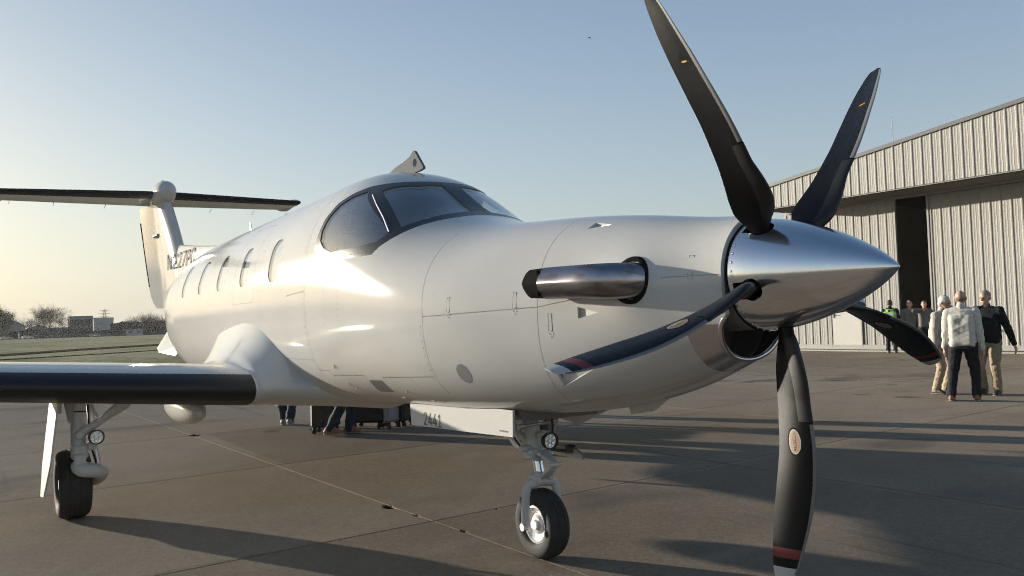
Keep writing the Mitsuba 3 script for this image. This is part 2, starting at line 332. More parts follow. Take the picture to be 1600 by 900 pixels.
# panes: discs of rings between a centre and the outline, lifted to the skin
def pane(poly, lift, inset, sign=-1, k=14, m=72, axis='y'):
    e = poly.buffer(.006).exterior; c = np.array(poly.centroid.coords[0])
    P = np.array([e.interpolate(t, normalized=True).coords[0] for t in np.arange(m) / m])
    s = np.linspace(0, 1, k + 1)[1:]
    v2 = np.vstack([c[None]] + [c + (P - c) * a for a in s])
    if axis == 'y':
        v = np.stack([v2[:, 0], sign * (hw(v2[:, 0], v2[:, 1]) - inset), v2[:, 1]], -1)
    else:
        v = np.stack([v2[:, 0], v2[:, 1], ztop(v2[:, 0], v2[:, 1])], -1); g = grad(v); v = v - g * inset
    f = [[0, 1 + j, 1 + (j + 1) % m] for j in range(m)]
    f = np.vstack([f, grid_faces(k, m) + 1]); g = grad(v + (0 if axis == 'y' else 0))
    fn = np.cross(v[f[:, 1]] - v[f[:, 0]], v[f[:, 2]] - v[f[:, 0]])
    if (fn * g[f[:, 0]]).sum() < 0: f = f[:, ::-1]
    return v, f, g
for s in (-1, 1):
    v, f, g = pane(P_SIDE, None, .006, s); w_ = put(PL, 'cockpit_side_window', raw_ply(v, f, g, 'mat_pane'), None)
    v, f, g = pane(P_SIDE, None, .018, s); put(w_, 'inner_pane', raw_ply(v, f, g, 'mat_pane'), None)
    P_ = P_FRONT if s > 0 else P_FRONT2
    v, f, g = pane(P_, None, .006, s, axis='z'); w_ = put(PL, 'windshield_pane', raw_ply(v, f, g, 'mat_pane'), None)
    v, f, g = pane(P_, None, .018, s, axis='z'); put(w_, 'inner_pane', raw_ply(v, f, g, 'mat_pane'), None)
    for x in WX:
        v, f, g = pane(p_win(x), None, .005, s, 6, 40); w_ = put(PL, 'cabin_window', raw_ply(v, f, g, 'mat_pane'), None)
        v, f, g = pane(p_win(x).buffer(.02), None, .0215, s, 6, 40); put(w_, 'shade', raw_ply(v, f, g, 'mat_shade'), None)
# cockpit interior: glareshield, floor, bulkhead, seats, yokes
put(PL, 'glareshield', cat(rbox((-3.12, 0, 1.98), (.42, 1.06, .12), .04), rbox((-3.33, 0, 1.80), (.06, 1.15, .34), .02)), 'mat_lining')
put(PL, 'cockpit_floor', cat(box((-3.7, 0, 1.30), (1.7, 1.35, .03)), hull(np.vstack([ring(-4.52, .03, 60), ring(-4.55, .03, 60)]))), 'mat_lining')
for s in (-1, 1):
    st = put(PL, 'pilot_seat', cat(rbox((-3.95, s * .36, 1.62), (.5, .44, .16), .05), turned(rbox((-4.2, s * .36, 1.95), (.12, .44, .62), .05), -.18, (0, 1, 0), (-4.2, 0, 1.7))), 'mat_seat')
    put(st, 'headrest', rbox((-4.30, s * .36, 2.33), (.09, .26, .17), .035), 'mat_seat')
    put(PL, 'control_yoke', cat(tube([(-3.33, s * .36, 1.82), (-3.5, s * .36, 1.84)], .014), tube([(-3.5, s * .36 - .13, 1.93), (-3.5, s * .36 - .1, 1.83), (-3.5, s * .36 + .1, 1.83), (-3.5, s * .36 + .13, 1.93)], .014)), 'mat_rubber')
put(PL, 'paper_sheet', rbox((-3.22, -.33, 2.06), (.10, .13, .012), .003), 'mat_white_mark', label='white paper sheet on the glareshield')
scene['mat_seat'] = princ((.09, .085, .08), .6)
put(PL, 'side_window_strip', tube([(x, -(float(hw(x, z)) + .001), z) for x, z in ((-3.70, 2.445), (-3.55, 2.35), (-3.38, 2.235), (-3.235, 2.12))], .006, 6), 'mat_steel')
# rivets along the frame and seams (tiny domes), one part per row
def on_side(l, step, s=-1):
    L = LineString(l); n = int(L.length / step); return [(p.x, s * (float(hw(p.x, p.y)) + .0005), p.y) for p in (L.interpolate((i + .5) * step) for i in range(n))]
rows = [[(-4.09, 1.995), (-3.36, 1.99)], [(-4.17, 2.10), (-4.165, 2.26)], [(-2.66, 1.5), (-2.66, 1.17)], [(-4.39, 1.2), (-4.39, 2.3)], [(-5.45, 1.3), (-5.45, 2.3)], [(-6.40, 1.3), (-6.40, 2.3)], [(-6.6, 1.3), (-6.6, 2.3)], [(-4.0, 1.5), (-4.0, 1.93)], [(-3.75, 1.5), (-3.75, 1.93)], [(-7.2, 1.4), (-7.2, 2.3)], [(-4.7, 1.95), (-4.4, 1.96)], [(-8.9, 1.4), (-8.9, 2.2)]]
put(PL, 'rivet', screws(sum([on_side(l, .045, s) for l in rows for s in (-1, 1)], []), .0035), 'mat_white_gear', True, kind='stuff')

# cowling fittings
def latch(x, z):
    def q(dx, dz, o): return (x + dx, -(float(hw(x + dx, z + dz)) + o), z + dz)
    k = put(PL, 'cowling_latch', hull([q(dx, dz, o) for dx in (-.010, .010) for dz in (-.036, .045) for o in (-.004, .0014)]), 'mat_white_paint', False)
    put(k, 'latch_gap', tube([q(-.0125, -.04, .0), q(-.0125, .048, .0), q(.0125, .048, .0), q(.0125, -.04, .0)], .0016, 5), 'mat_gap_shade_and_wick', False)
    put(k, 'latch_pins', cat(*[trimesh.creation.icosphere(1, .0042).apply_translation(q(dx, -.055 + dz, 0)) for dx, dz in ((-.011, 0), (.011, 0), (0, -.015), (0, .013))]), 'mat_steel', True)
for x, z in ((-.81, 1.715), (-1.865, 1.60), (-2.387, 1.595), (-1.62, 1.475)): latch(x, z)
v, f, g = pane(Point(-2.345, 1.193).buffer(.052), None, -.0012, -1, 4, 40); put(PL, 'round_vent_mesh', raw_ply(v, f, g, 'mat_mesh'), None, label='round grey mesh vent low on the nose')
scene['mat_mesh'] = two({'type': 'diffuse', 'reflectance': proc(lambda p, n, uv: mix((.10, .10, .11), (.30, .30, .31), smoothstep(.35, .65, .5 + .5 * dr.sin(p.x * 560))))})
v, f, g = pane(Polygon([(-3.583, 1.10), (-3.384, 1.105), (-3.377, 1.03), (-3.60, 1.022)]), None, -.0012, -1, 6, 40); put(PL, 'access_plate', raw_ply(v, f, g, 'mat_grey_paint'), None, label='bare grey rectangular plate under the cockpit')
for x, z, a in ((-3.98, 1.065, .9), (-3.92, 1.035, .9), (-3.16, 1.05, .9), (-3.36, .985, 0), (-2.98, .985, 0), (-4.02, 1.20, 1.2)):
    y = -float(hw(x, z)) - .0005
    put(PL, 'panel_latch', turned(box((x, y, z), (.05, .004, .011)), a * .8, (0, 1, 0), (x, y, z)), 'mat_grey_mark')

# exhaust stacks with black collar and soot-black mouth
for s in (-1, 1):
    path = [(-1.09, s * .30, 1.665), (-1.10, s * .40, 1.665), (-1.135, s * .475, 1.667), (-1.20, s * .525, 1.669), (-1.30, s * .55, 1.672), (-1.42, s * .562, 1.675), (-1.55, s * .57, 1.678)]
    pth = np.array(CubicSpline(np.arange(7), np.array(path))(np.linspace(0, 6, 40)))
    rr = np.interp(np.linspace(0, 6, 40), [0, 2, 4, 6], [.086, .085, .081, .079]); rs = np.interp(np.linspace(0, 6, 40), [0, 2, 4, 6], [.085, .075, .066, .06])
    def dtube(p, ra, rb, n=40, caps=False):
        t = np.gradient(p, axis=0); t /= np.linalg.norm(t, axis=1)[:, None]; up = np.array([0, 0, 1.0]); sd = np.cross(t, up); sd /= np.linalg.norm(sd, axis=1)[:, None]
        th = np.arange(n) * 2 * np.pi / n; c, q = np.cos(th), np.sin(th); e = (2 / np.interp(np.abs(p[:, 0] + 1.09), [.05, .30], [2.1, 1.42]))[:, None]
        c, q = c[None], q[None]
        v = p[:, None] + (rb[:, None] * np.sign(c) * np.abs(c) ** e)[:, :, None] * sd[:, None] + (ra[:, None] * np.sign(q) * np.abs(q) ** e)[:, :, None] * up
        return trimesh.Trimesh(v.reshape(-1, 3), grid_faces(len(p), n), process=False)
    ex = put(PL, 'exhaust_stack', dtube(pth, rr, rs), 'mat_exhaust', True, label='stained metal exhaust stack')
    end = np.array([(-1.545, s * .57, 1.678), (-1.59, s * .572, 1.679), (-1.665, s * .576, 1.681)])
    put(ex, 'soot_mouth', cat(dtube(end, np.array([.0775, .076, .073]), np.array([.0605, .06, .058])), dtube(end, np.array([.072, .072, .069]), np.array([.056, .056, .054])), box((-1.56, s * .57, 1.678), (.01, .09, .13))), 'mat_soot_and_gap_black', 40)
    th = np.arange(48) * 2 * np.pi / 48; R = []
    for q, o in ((.114, -.012), (.114, .008), (.107, .013), (.094, .011), (.090, -.012)):
        x, z = -1.105 + .86 * q * np.cos(th), 1.668 + q * np.sin(th); R.append(np.stack([x, s * (hw(x, z) + o), z], -1))
    f = grid_faces(5, 48)
    put(ex, 'rubber_collar', trimesh.Trimesh(np.vstack(R), f if s > 0 else f[:, ::-1], process=False), 'mat_soot_and_gap_black', 40)

zl = np.r_[np.linspace(1.488, 1.30, 14)]; xl = np.interp(zl, [1.27, 1.36, 1.45, 1.495], [-.752, -.738, -.705, -.66]); edge = [(x, -(float(hw(x, z)) - .011), z) for x, z in zip(xl, zl)]
zb_l = float(sec(np.array([-.752]))[1][0]); mid_ = [(-.753, y, float(sec(np.array([-.752]))[3][0] - (sec(np.array([-.752]))[3][0] - zb_l) * (1 - abs(y / sec(np.array([-.752]))[2][0]) ** sec(np.array([-.752]))[5][0]) ** (1 / sec(np.array([-.752]))[5][0])) + .011) for y in np.linspace(edge[-1][1] * .93, -edge[-1][1] * .93, 15)]
lp = np.array(edge + mid_ + [(x, -y, z) for x, y, z in edge[::-1]]); put(PL, 'intake_lip_bead', tube(gaussian_filter1d(lp, 1.0, axis=0, mode='nearest'), .0125, 14), 'mat_lip_metal', True)
# intake throat and gearbox nose ring
put(PL, 'gearbox_ring', lathe([(.225, -.62), (.247, -.645), (.25, -.70), (.262, -.9), (.27, -1.15)], 72, 'x').apply_translation((0, 0, 1.668)), 'mat_ring', True)
scene['mat_ring'] = princ((.30, .30, .30), .3, .3)
put(PL, 'intake_throat', hull(np.vstack([ring(-1.12, .02, 60), ring(-1.14, .02, 60)])), 'mat_ring')

# spinner (solid of revolution with sockets cut for the blades), hub inside
ZH = 1.665
u = 1 - (np.linspace(1, 0, 70)) ** 2; u = np.r_[u]
prof = [(.254 * (1 - a ** 1.63) ** .814, -.638 + .638 * a) for a in u[:-1]]
NS = 140; th = np.arange(NS) * 2 * np.pi / NS; prof = np.array(prof[:-1] + [(.0035, -.0008)])
vv = np.stack([np.repeat(prof[:, 1], NS), (prof[:, :1] * np.sin(th)).ravel(), (prof[:, :1] * np.cos(th)).ravel()], -1)
vv = np.vstack([vv, (-.638, 0, 0), (0, 0, 0)]); k_ = len(prof) * NS; j = np.arange(NS)
ff = np.vstack([grid_faces(len(prof), NS), np.stack([np.full(NS, k_), (j + 1) % NS, j], -1), np.stack([np.full(NS, k_ + 1), k_ - NS + j, k_ - NS + (j + 1) % NS], -1)])
vv[:, 2] += ZH - .010 * (vv[:, 0] + .638)
def solid(v, f):
    m = trimesh.Trimesh(v, f, process=False)
    return man(m if m.volume > 0 else trimesh.Trimesh(v, np.asarray(f)[:, ::-1], process=False))
SP = solid(vv, ff)
PH = .638; XB = -.545
def bdir(k): a = PH + k * 2 * math.pi / 5; return np.array([0, math.sin(a), math.cos(a)]), np.array([0, math.cos(a), -math.sin(a)])
sock = manifold3d.Manifold()
for k in range(5):
    er, et = bdir(k); o = np.array([XB + .012, 0, ZH])
    c = cyl(o + er * .17, o + er * .30, .050, 40); c = solid(c.vertices, c.faces)
    R_ = np.eye(4); R_[:3, 0] = [1, 0, 0]; R_[:3, 1] = et; R_[:3, 2] = er; R_[:3, 3] = o + er * .23 - np.array([.045, 0, 0])
    b_ = trimesh.creation.box(extents=(.075, .076, .12)); b_.apply_transform(R_)
    sock = sock + c + man(b_)
SPN = put(PL, 'spinner', tri(SP - sock), 'mat_chrome', 28, label='mirror-polished metal spinner')
put(SPN, 'hub', cat(cyl((-.63, 0, ZH), (-.40, 0, ZH), .17, 48)), 'mat_soot_and_gap_black')
sc = []
for k in range(40):
    a = k * 2 * math.pi / 40 + .05; x = -.618; r = .2532
    sc.append((x, r * math.sin(a), ZH + r * math.cos(a)))
for i, p in enumerate(sc): put(SPN, 'screw', trimesh.creation.icosphere(1, .0052).apply_translation(p), 'mat_steel', True)
put(SPN, 'rim_gap_shade', lathe([(.249, -.652), (.2555, -.650), (.2555, -.639), (.249, -.6385)], 96, 'x', True).apply_translation((0, 0, ZH)), 'mat_soot_and_gap_black')  # black ring painting the shade between spinner and cowling

# propeller blades, feathered; rows of (r, leading edge, trailing edge, thickness/chord)
BT = np.array([[.175, .040, -.040, 1.0], [.21, .041, -.041, .95], [.235, .046, -.042, .75], [.265, .062, -.050, .50], [.30, .088, -.065, .34], [.345, .108, -.077, .26], [.40, .118, -.075, .21], [.47, .121, -.066, .175], [.56, .118, -.056, .15], [.65, .124, -.050, .13],
               [.76, .129, -.047, .11], [.88, .124, -.055, .095], [1.04, .104, -.068, .08], [1.18, .072, -.074, .07], [1.25, .052, -.071, .065], [1.29, .038, -.068, .06], [1.318, .020, -.062, .06], [1.335, -.004, -.054, .06]])
BI = [PchipInterpolator(BT[:, 0], BT[:, j]) for j in (1, 2, 3)]
RS = np.unique(np.round(np.r_[np.linspace(.175, .64, 36), .645, .655, np.linspace(.67, 1.19, 34), 1.198, 1.24, 1.262, 1.28, 1.29, 1.305, 1.32, 1.33, 1.335], 4))
NB = 36
tt = np.linspace(0, 1, NB // 2 + 1); cx = .5 * (1 - np.cos(np.pi * tt))
yt = 5 * (.2969 * np.sqrt(cx) - .126 * cx - .3516 * cx ** 2 + .2843 * cx ** 3 - .1036 * cx ** 4)
loop_c = np.r_[cx, cx[-2:0:-1]]; loop_y = np.r_[yt, -yt[-2:0:-1]]; loop_side = np.r_[np.ones(len(cx)), -np.ones(len(cx) - 2)]
def blade(k):
    er, et = bdir(k); V = []
    for r in RS:
        le, te, tc = (float(i(r)) for i in BI); ch = le - te
        b = math.radians(float(np.interp(r, [.25, .35, .45, .55, .75, .95, 1.18, 1.34], [62, 67, 78, 87, 95.5, 102, 105, 107]))); cd = np.array([math.sin(b), 0, 0]) + et * math.cos(b); nd = np.cross(er, cd); nd = nd if nd @ et > 0 else -nd
        camber = .045 * ch * np.sin(np.pi * loop_c) * min(1, max(0, (r - .25) / .2))
        mid = .040 * max(0, (r - .5) / .83) ** 2; blend = min(1, max(0, (r - .21) / .10))
        ang = np.pi * (loop_c); circ_c = .5 - .5 * np.cos(2 * np.pi * np.arange(NB) / NB); circ_y = .5 * np.sin(2 * np.pi * np.arange(NB) / NB)
        cc = loop_c * blend + circ_c * (1 - blend); cy = (loop_y * tc) * blend + circ_y * min(tc, 1) * (1 - blend)
        V.append(np.array([XB, 0, ZH]) + er * r + et * mid + np.outer(le - ch * cc, cd) + np.outer(ch * cy + camber, nd))
    V = np.array(V); m = len(RS); v = V.reshape(-1, 3); f = grid_faces(m, NB)
    v = np.vstack([v, V[-1].mean(0), V[0].mean(0)]); j = np.arange(NB)
    f = np.vstack([f, np.stack([np.full(NB, m * NB), (m - 1) * NB + j, (m - 1) * NB + (j + 1) % NB], -1), np.stack([np.full(NB, m * NB + 1), (j + 1) % NB, j], -1)])
    c = v[f].mean(1); ctr = v.mean(0)
    if trimesh.Trimesh(v, f, process=False).volume < 0: f = f[:, ::-1]
    n = vnormals(v, f); fi = np.r_[np.tile(np.repeat(np.arange(m - 1), NB), 2), np.full(NB, m), np.full(NB, -1)]; fj = np.r_[np.tile(np.tile(np.arange(NB), m - 1), 2), j, j]
    rmid = np.where((fi >= 0) & (fi < m), np.r_[(RS[:-1] + RS[1:]) / 2, 9][np.clip(fi, 0, m - 1)], np.where(fi >= m, 1.336, .17))
    face = np.where((fj < NB // 2), 1, -1)
    lead = np.where(fj < NB // 2, fj, NB - 1 - fj)         # panels from the leading edge
    plus = face > 0
    isboot = (rmid > .28) & (rmid < .645) & (lead < 7); guard = (rmid > .655) & (rmid < 1.30) & (lead < 4) & ~plus | (rmid > .655) & (rmid < 1.30) & (lead < 3) & plus
    red = plus & (rmid > 1.198) & (rmid < 1.24) & ~guard; wht = plus & (rmid > 1.28) & ~guard | (rmid > 1.3355)
    groups = {'propeller_blade': ~(isboot | guard | red | wht)}
    def sub(mask, bsdf, lift=0.0):
        used = np.unique(f[mask]); mp = np.zeros(len(v), int); mp[used] = np.arange(len(used)); return raw_ply(v[used] + n[used] * lift, mp[f[mask]], n[used], bsdf)
    bl = put(PL, 'propeller_blade', sub(groups['propeller_blade'], 'mat_blade'), None)
    put(bl, 'deicing_boot', sub(isboot, 'mat_rubber', .0016), None); put(bl, 'leading_edge_guard', sub(guard, 'mat_guard', .0005), None)
    put(bl, 'red_stripe', sub(red, 'mat_red'), None); put(bl, 'white_tip', sub(wht, 'mat_white_mark'), None)
    # decal on the + face, yellow dash on the - face: flat prints raised a fraction of a millimetre
    def surf(r, c, side):
        i = np.clip(np.searchsorted(RS, r), 1, m - 1); w_ = (r - RS[i - 1]) / (RS[i] - RS[i - 1])
        def pt(row):
            L = V[row]; half = L[:NB // 2 + 1] if side > 0 else np.vstack([L[0], L[:NB // 2 - 1:-1]])
            x = loop_c[:NB // 2 + 1]; return np.array([np.interp(c, x, half[:, q]) for q in range(3)])
        return pt(i - 1) * (1 - w_) + pt(i) * w_
    def decal(r0, c0, rr_, cw, side, bsdf, name, lift, ell=True, seg=28):
        le, te = float(BI[0](r0)), float(BI[1](r0)); ch = le - te; pts = []
        for q in range(6):
            for s_ in range(seg):
                a = 2 * np.pi * s_ / seg; e = 1.0 if ell else 1 / max(abs(math.cos(a)), abs(math.sin(a)))
                pts.append(surf(r0 + rr_ * q / 5 * math.cos(a) * e, c0 + cw / ch * q / 5 * math.sin(a) * e, side))
        pts = np.array(pts); nn = et * side; fq = grid_faces(6, seg)
        cr = np.cross(pts[fq[:, 1]] - pts[fq[:, 0]], pts[fq[:, 2]] - pts[fq[:, 0]])
        if (cr.sum(0) @ nn) < 0: fq = fq[:, ::-1]
        return put(bl, name, trimesh.Trimesh(pts + nn * lift, fq, process=False), bsdf, True)
    if True:
        rd = .735
        decal(rd, .50, .062, .036, 1, 'mat_soot_and_gap_black', 'decal_border', .0006); decal(rd, .50, .054, .030, 1, 'mat_white_mark', 'decal_rim', .0012)
        decal(rd, .50, .050, .0265, 1, 'mat_tan', 'decal_field', .0018); decal(rd, .50, .040, .0085, 1, 'mat_red', 'decal_band', .0024)
        tm = text_mesh('HARTZELL', .010, .0004, True); b0 = tm.bounds; tm.apply_translation(-(b0[0] + b0[1]) / 2)
        P0, P1, P2 = surf(rd, .5, 1), surf(rd + .03, .5, 1), surf(rd, .45, 1); ux = unit(P1 - P0); uz = unit(np.cross(ux, P2 - P0)); uz = uz if uz @ et > 0 else -uz; uy = np.cross(uz, ux)
        M4 = np.eye(4); M4[:3, 0], M4[:3, 1], M4[:3, 2], M4[:3, 3] = ux, uy, uz, P0 + uz * .0032
        tm.apply_transform(M4); put(bl, 'lettering', tm, 'mat_white_mark', False)
        decal(1.04, .45, .034, .034, -1, 'mat_soot_and_gap_black', 'balance_spot', .0006); decal(1.04, .45, .0035, .018, -1, 'mat_yellow', 'yellow_dash', .0014, False)
scene['mat_guard'] = princ((.22, .22, .22), .45, .6)
for k in range(5): blade(k)
# wings, fairings
AN = 48
ta = np.linspace(0, 1, AN // 2 + 1); ax_ = .5 * (1 - np.cos(np.pi * ta)); ay_ = 5 * (.2969 * np.sqrt(ax_) - .126 * ax_ - .3516 * ax_ ** 2 + .2843 * ax_ ** 3 - .1036 * ax_ ** 4)
A_X = np.r_[ax_, ax_[-2:0:-1]]; A_Y = np.r_[ay_, -ay_[-2:0:-1]]; A_C = .022 * np.sin(np.pi * A_X)
BN = 160; tb = np.linspace(0, 1, BN // 2 + 1); bx_ = .5 * (1 - np.cos(np.pi * tb)); by_ = np.interp(bx_, ax_, ay_) * 0 + 5 * (.2969 * np.sqrt(bx_) - .126 * bx_ - .3516 * bx_ ** 2 + .2843 * bx_ ** 3 - .1036 * bx_ ** 4)
B_X = np.r_[bx_, bx_[-2:0:-1]]; B_Y = np.r_[by_, -by_[-2:0:-1]]; B_C = .022 * np.sin(np.pi * B_X)
def foil(le, chord, tc, y, z, inc=0.0, rot=None):
    x = -A_X * chord; zz = (A_Y * tc + A_C) * chord
    ca, sa = math.cos(inc), math.sin(inc)
    return np.stack([le + x * ca + zz * sa * 0, np.full(AN, y), z + zz * ca + x * sa], -1)
def wing_le(a): return -4.93 - .022 * (a - 1)
def wing_ch(a): return 2.08 - .125 * (a - 1)
def wing_z(a): return .905 + .083 * a
def wing_tc(a): return .168 - .006 * (a - 1)
def loft_mesh(secs):
    AN = len(secs[0]); v = np.vstack(secs); f = grid_faces(len(secs), AN); j = np.arange(AN); m = len(secs)
    v = np.vstack([v, secs[0].mean(0), secs[-1].mean(0)])
    f = np.vstack([f, np.stack([np.full(AN, m * AN), (j + 1) % AN, j], -1), np.stack([np.full(AN, m * AN + 1), (m - 1) * AN + j, (m - 1) * AN + (j + 1) % AN], -1)])
    if trimesh.Trimesh(v, f, process=False).volume < 0: f = f[:, ::-1]
    fi = np.r_[np.tile(np.repeat(np.arange(m - 1), AN), 2), np.zeros(AN, int), np.full(AN, m - 2)]; fj = np.r_[np.tile(np.tile(np.arange(AN), m - 1), 2), j, j]
    cap = np.arange(len(f)) >= 2 * (m - 1) * AN
    side = f[~cap]; n = vnormals(v, side)
    return v, f, n, fi, fj, cap
def sub_dict(v, f, n, mask, bsdf, lift=0.0, cap=None):
    used = np.unique(f[mask]); mp = np.zeros(len(v), int); mp[used] = np.arange(len(used))
    return raw_ply(v[used] + n[used] * lift, mp[f[mask]], n[used], bsdf)
for s in (-1, 1):
    ys = np.r_[.92, np.linspace(1.03, 7.75, 29)]
    secs = [foil(wing_le(a), wing_ch(a), wing_tc(a), s * a, wing_z(a), .02) for a in ys]
    for t in np.linspace(.15, 1, 9):           # blended winglet
        a = 7.75 + .42 * math.sin(t * 1.2); up = .62 * t ** 1.8
        secs.append(foil(wing_le(7.75) - .75 * t ** 1.5, wing_ch(7.75) * (1 - .6 * t), .10, s * a, wing_z(7.75) + up, .02))
    v, f, n, fi, fj, cap = loft_mesh(secs)
    lead_u, lead_l = (fj < 4), (fj >= AN - 7)
    boot = (lead_u | lead_l) & ~cap & (fi < 29) & (fi >= 1)
    wk = put(PL, 'wing', sub_dict(v, f, n, ~boot & ~cap, 'mat_white_paint'), None)
    put(wk, 'deicing_boot', sub_dict(v, f, n, boot, 'mat_boot', .002), None, label='black rubber de-icing boot along the wing leading edge')
    put(wk, 'tip_cap', trimesh.Trimesh(v, f[cap], process=True), 'mat_white_paint', False)
    # shade of aileron and flap gaps painted as thin dark strips on the skin
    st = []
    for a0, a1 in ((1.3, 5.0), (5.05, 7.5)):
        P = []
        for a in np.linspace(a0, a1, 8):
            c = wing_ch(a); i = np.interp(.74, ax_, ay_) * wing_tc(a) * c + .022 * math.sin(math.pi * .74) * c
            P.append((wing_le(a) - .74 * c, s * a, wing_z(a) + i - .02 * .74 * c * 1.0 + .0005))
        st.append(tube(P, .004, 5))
    put(wk, 'flap_gap_shade', cat(st), 'mat_gap_shade_and_wick', False)
    # root fairing: sections grow in height and length towards the fuselage
    secs = []
    for a in np.r_[np.linspace(1.24, .70, 36), np.linspace(.68, .06, 16)]:
        t = max(1.16 - a, 0) / 1.10; up = min(.37 * ((1.24 - a) / .41) ** 2.7, .60); hide = float(np.clip((a - 1.0) / .05, 0, 1))
        ch = wing_ch(1.1) + .10 + .85 * t ** 3 + .8 * t; le = wing_le(1.1) + .02 + .85 * t ** 3 - .14 * hide
        x = le - B_X * (ch - .25 * hide); p = np.maximum(-4.90 - x, 0)
        P = np.where(p < 1.1, np.sin(np.pi / 2 * np.minimum(p / 1.1, 1)) ** .85, .5 + .5 * np.cos(np.pi * np.clip((p - 1.7) / 1.9, 0, 1)))
        zz = (B_Y * (wing_tc(1.1) * wing_ch(1.1))) * (1 - .08 * hide) + B_C * 2
        zz = np.where(np.arange(BN) <= BN // 2, zz + up * P * np.clip((1 - B_X) * 6, 0, 1), zz - .05 * min(t * 2, 1) * np.sin(np.pi * B_X) ** .5)
        secs.append(np.stack([x, np.full(BN, s * a), wing_z(1.05) - .06 * max(0, t - .3) + zz], -1))
    v, f, n, fi, fj, cap = loft_mesh(secs)
    put(PL, 'wing_root_fairing', sub_dict(v, f, n, ~cap, 'mat_white_paint'), None)
    put(wk, 'flap_track_fairing', (lambda m: moved(m, (-6.0, s * 1.36, .80)))(trimesh.creation.icosphere(3).apply_scale((.62, .125, .135))), 'mat_white_paint', True)

def wheel(parent, c, R, wd, name, cant=0.0):
    """Tyre with grooves, rim with hub and bolts; axle along y."""
    h = wd / 2; tp = []
    for a in np.linspace(-2.62, 2.62, 53):
        ca, sa = math.cos(a), math.sin(a); tp.append((R * (.745 + .255 * math.copysign(abs(ca) ** .75, ca)), h * math.copysign(abs(sa) ** .72, sa)))
    gro = (0.0, .28 * h * 2 * .5, -.28 * h * 2 * .5)
    tp = [(r - (.006 if any(abs(y - g) < .006 for g in gro) and r > .9 * R else 0), y) for r, y in tp]
    w = put(parent, name, lathe(tp, 64, 'y').apply_translation(c), 'mat_tire', 35)
    r1 = min(t[0] for t in tp) + .006
    rim = lathe([(r1, h * .72), (r1 - .012, h * .76), (r1 - .022, h * .60), (r1 * .55, h * .42), (r1 * .42, h * .62), (r1 * .22, h * .66), (0.001, h * .66)], 48, 'y')
    rim2 = rim.copy(); rim2.apply_transform(np.diag([1, -1, 1, 1.0])); rim2.invert()
    holes = [cyl((math.cos(a) * r1 * .72, sg * h * .44, math.sin(a) * r1 * .72), (math.cos(a) * r1 * .72, sg * h * .54, math.sin(a) * r1 * .72), .007, 8) for a in np.arange(9) * 2 * math.pi / 9 for sg in (-1, 1)]
    put(w, 'rim', cat(rim, rim2, lathe([(r1, -h * .75), (r1, h * .75)], 48, 'y')).apply_translation(c), 'mat_rim', 35)
    put(w, 'wheel_bolts', cat(holes).apply_translation(c), 'mat_steel', False)
    for sg in (-1, 1): put(w, 'hub_cap', cyl((0, sg * h * .60, 0), (0, sg * h * .86, 0), r1 * .26, 24).apply_translation(c), 'mat_steel', 30)
    return w
scene['mat_rim'] = princ((.66, .65, .62), .28, .35)
def lamp(parent, c, r, d=(1, 0, 0)):
    c = np.array(c); d = unit(d)
    A = trimesh.geometry.align_vectors([0, 0, 1], d)
    def put_t(m): m.apply_transform(A); m.apply_translation(c); return m
    k = put(parent, 'taxi_lamp', put_t(lathe([(r * .55, -.06), (r * .8, -.05), (r * 1.0, -.03), (r * 1.06, .0), (r * 1.06, .012), (r * .9, .012), (r * .9, -.004)], 40)), 'mat_rubber', 35)
    put(k, 'reflector', put_t(cat(*[lathe([(.001, -.012), (r * .12, -.010), (r * .27, .0)], 18).apply_translation((r * .56 * math.cos(a), r * .56 * math.sin(a), 0)) for a in np.arange(6) * math.pi / 3], lathe([(.001, -.012), (r * .12, -.01), (r * .27, .0)], 18), lathe([(.001, -.013), (r * .9, -.006)], 36))), 'mat_reflector', 40)
    put(k, 'lens', put_t(lathe([(.001, .008), (r * .6, .007), (r * .92, .003)], 36)), 'mat_lens', True)
    return k

# nose gear
NG = put(PL, 'nose_gear_leg', cat(cyl((-2.56, 0, .98), (-2.475, 0, .64), .052, 24), cyl((-2.48, 0, .66), (-2.43, 0, .49), .034, 24), cyl((-2.503, 0, .74), (-2.47, 0, .625), .066, 20)), 'mat_white_gear', 30)
put(NG, 'chrome_piston', cyl((-2.47, 0, .63), (-2.435, 0, .505), .0355, 24), 'mat_chrome', 30)
fk = [hull(np.vstack([trimesh.creation.icosphere(1, .040).vertices + (-2.43, 0, .49), trimesh.creation.icosphere(1, .036).vertices + (-2.43, sg * .075, .475)])) for sg in (-1, 1)]
for sg in (-1, 1):
    P = [(-2.43, sg * .06, .485), (-2.43, sg * .105, .455), (-2.43, sg * .122, .39), (-2.432, sg * .124, .30), (-2.435, sg * .124, .20)]
    fk.append(tube(CubicSpline(np.arange(5), np.array(P))(np.linspace(0, 4, 18)), .017, 12, .030))
put(NG, 'fork', cat(fk, rbox((-2.43, 0, .505), (.085, .15, .05), .012), rbox((-2.40, -.045, .51), (.05, .03, .075), .008)), 'mat_white_gear', 35)
put(NG, 'torque_link', cat(hull(np.vstack([trimesh.creation.icosphere(1, .014).vertices + (-2.41, sg * .035, .66) for sg in (-1, 1)] + [trimesh.creation.icosphere(1, .013).vertices + (-2.275, sg * .012, .605) for sg in (-1, 1)])),
    hull(np.vstack([trimesh.creation.icosphere(1, .014).vertices + (-2.385, sg * .035, .515) for sg in (-1, 1)] + [trimesh.creation.icosphere(1, .013).vertices + (-2.275, sg * .012, .60) for sg in (-1, 1)])),
    cyl((-2.273, -.045, .603), (-2.273, .045, .603), .011, 12)), 'mat_white_gear', 30)
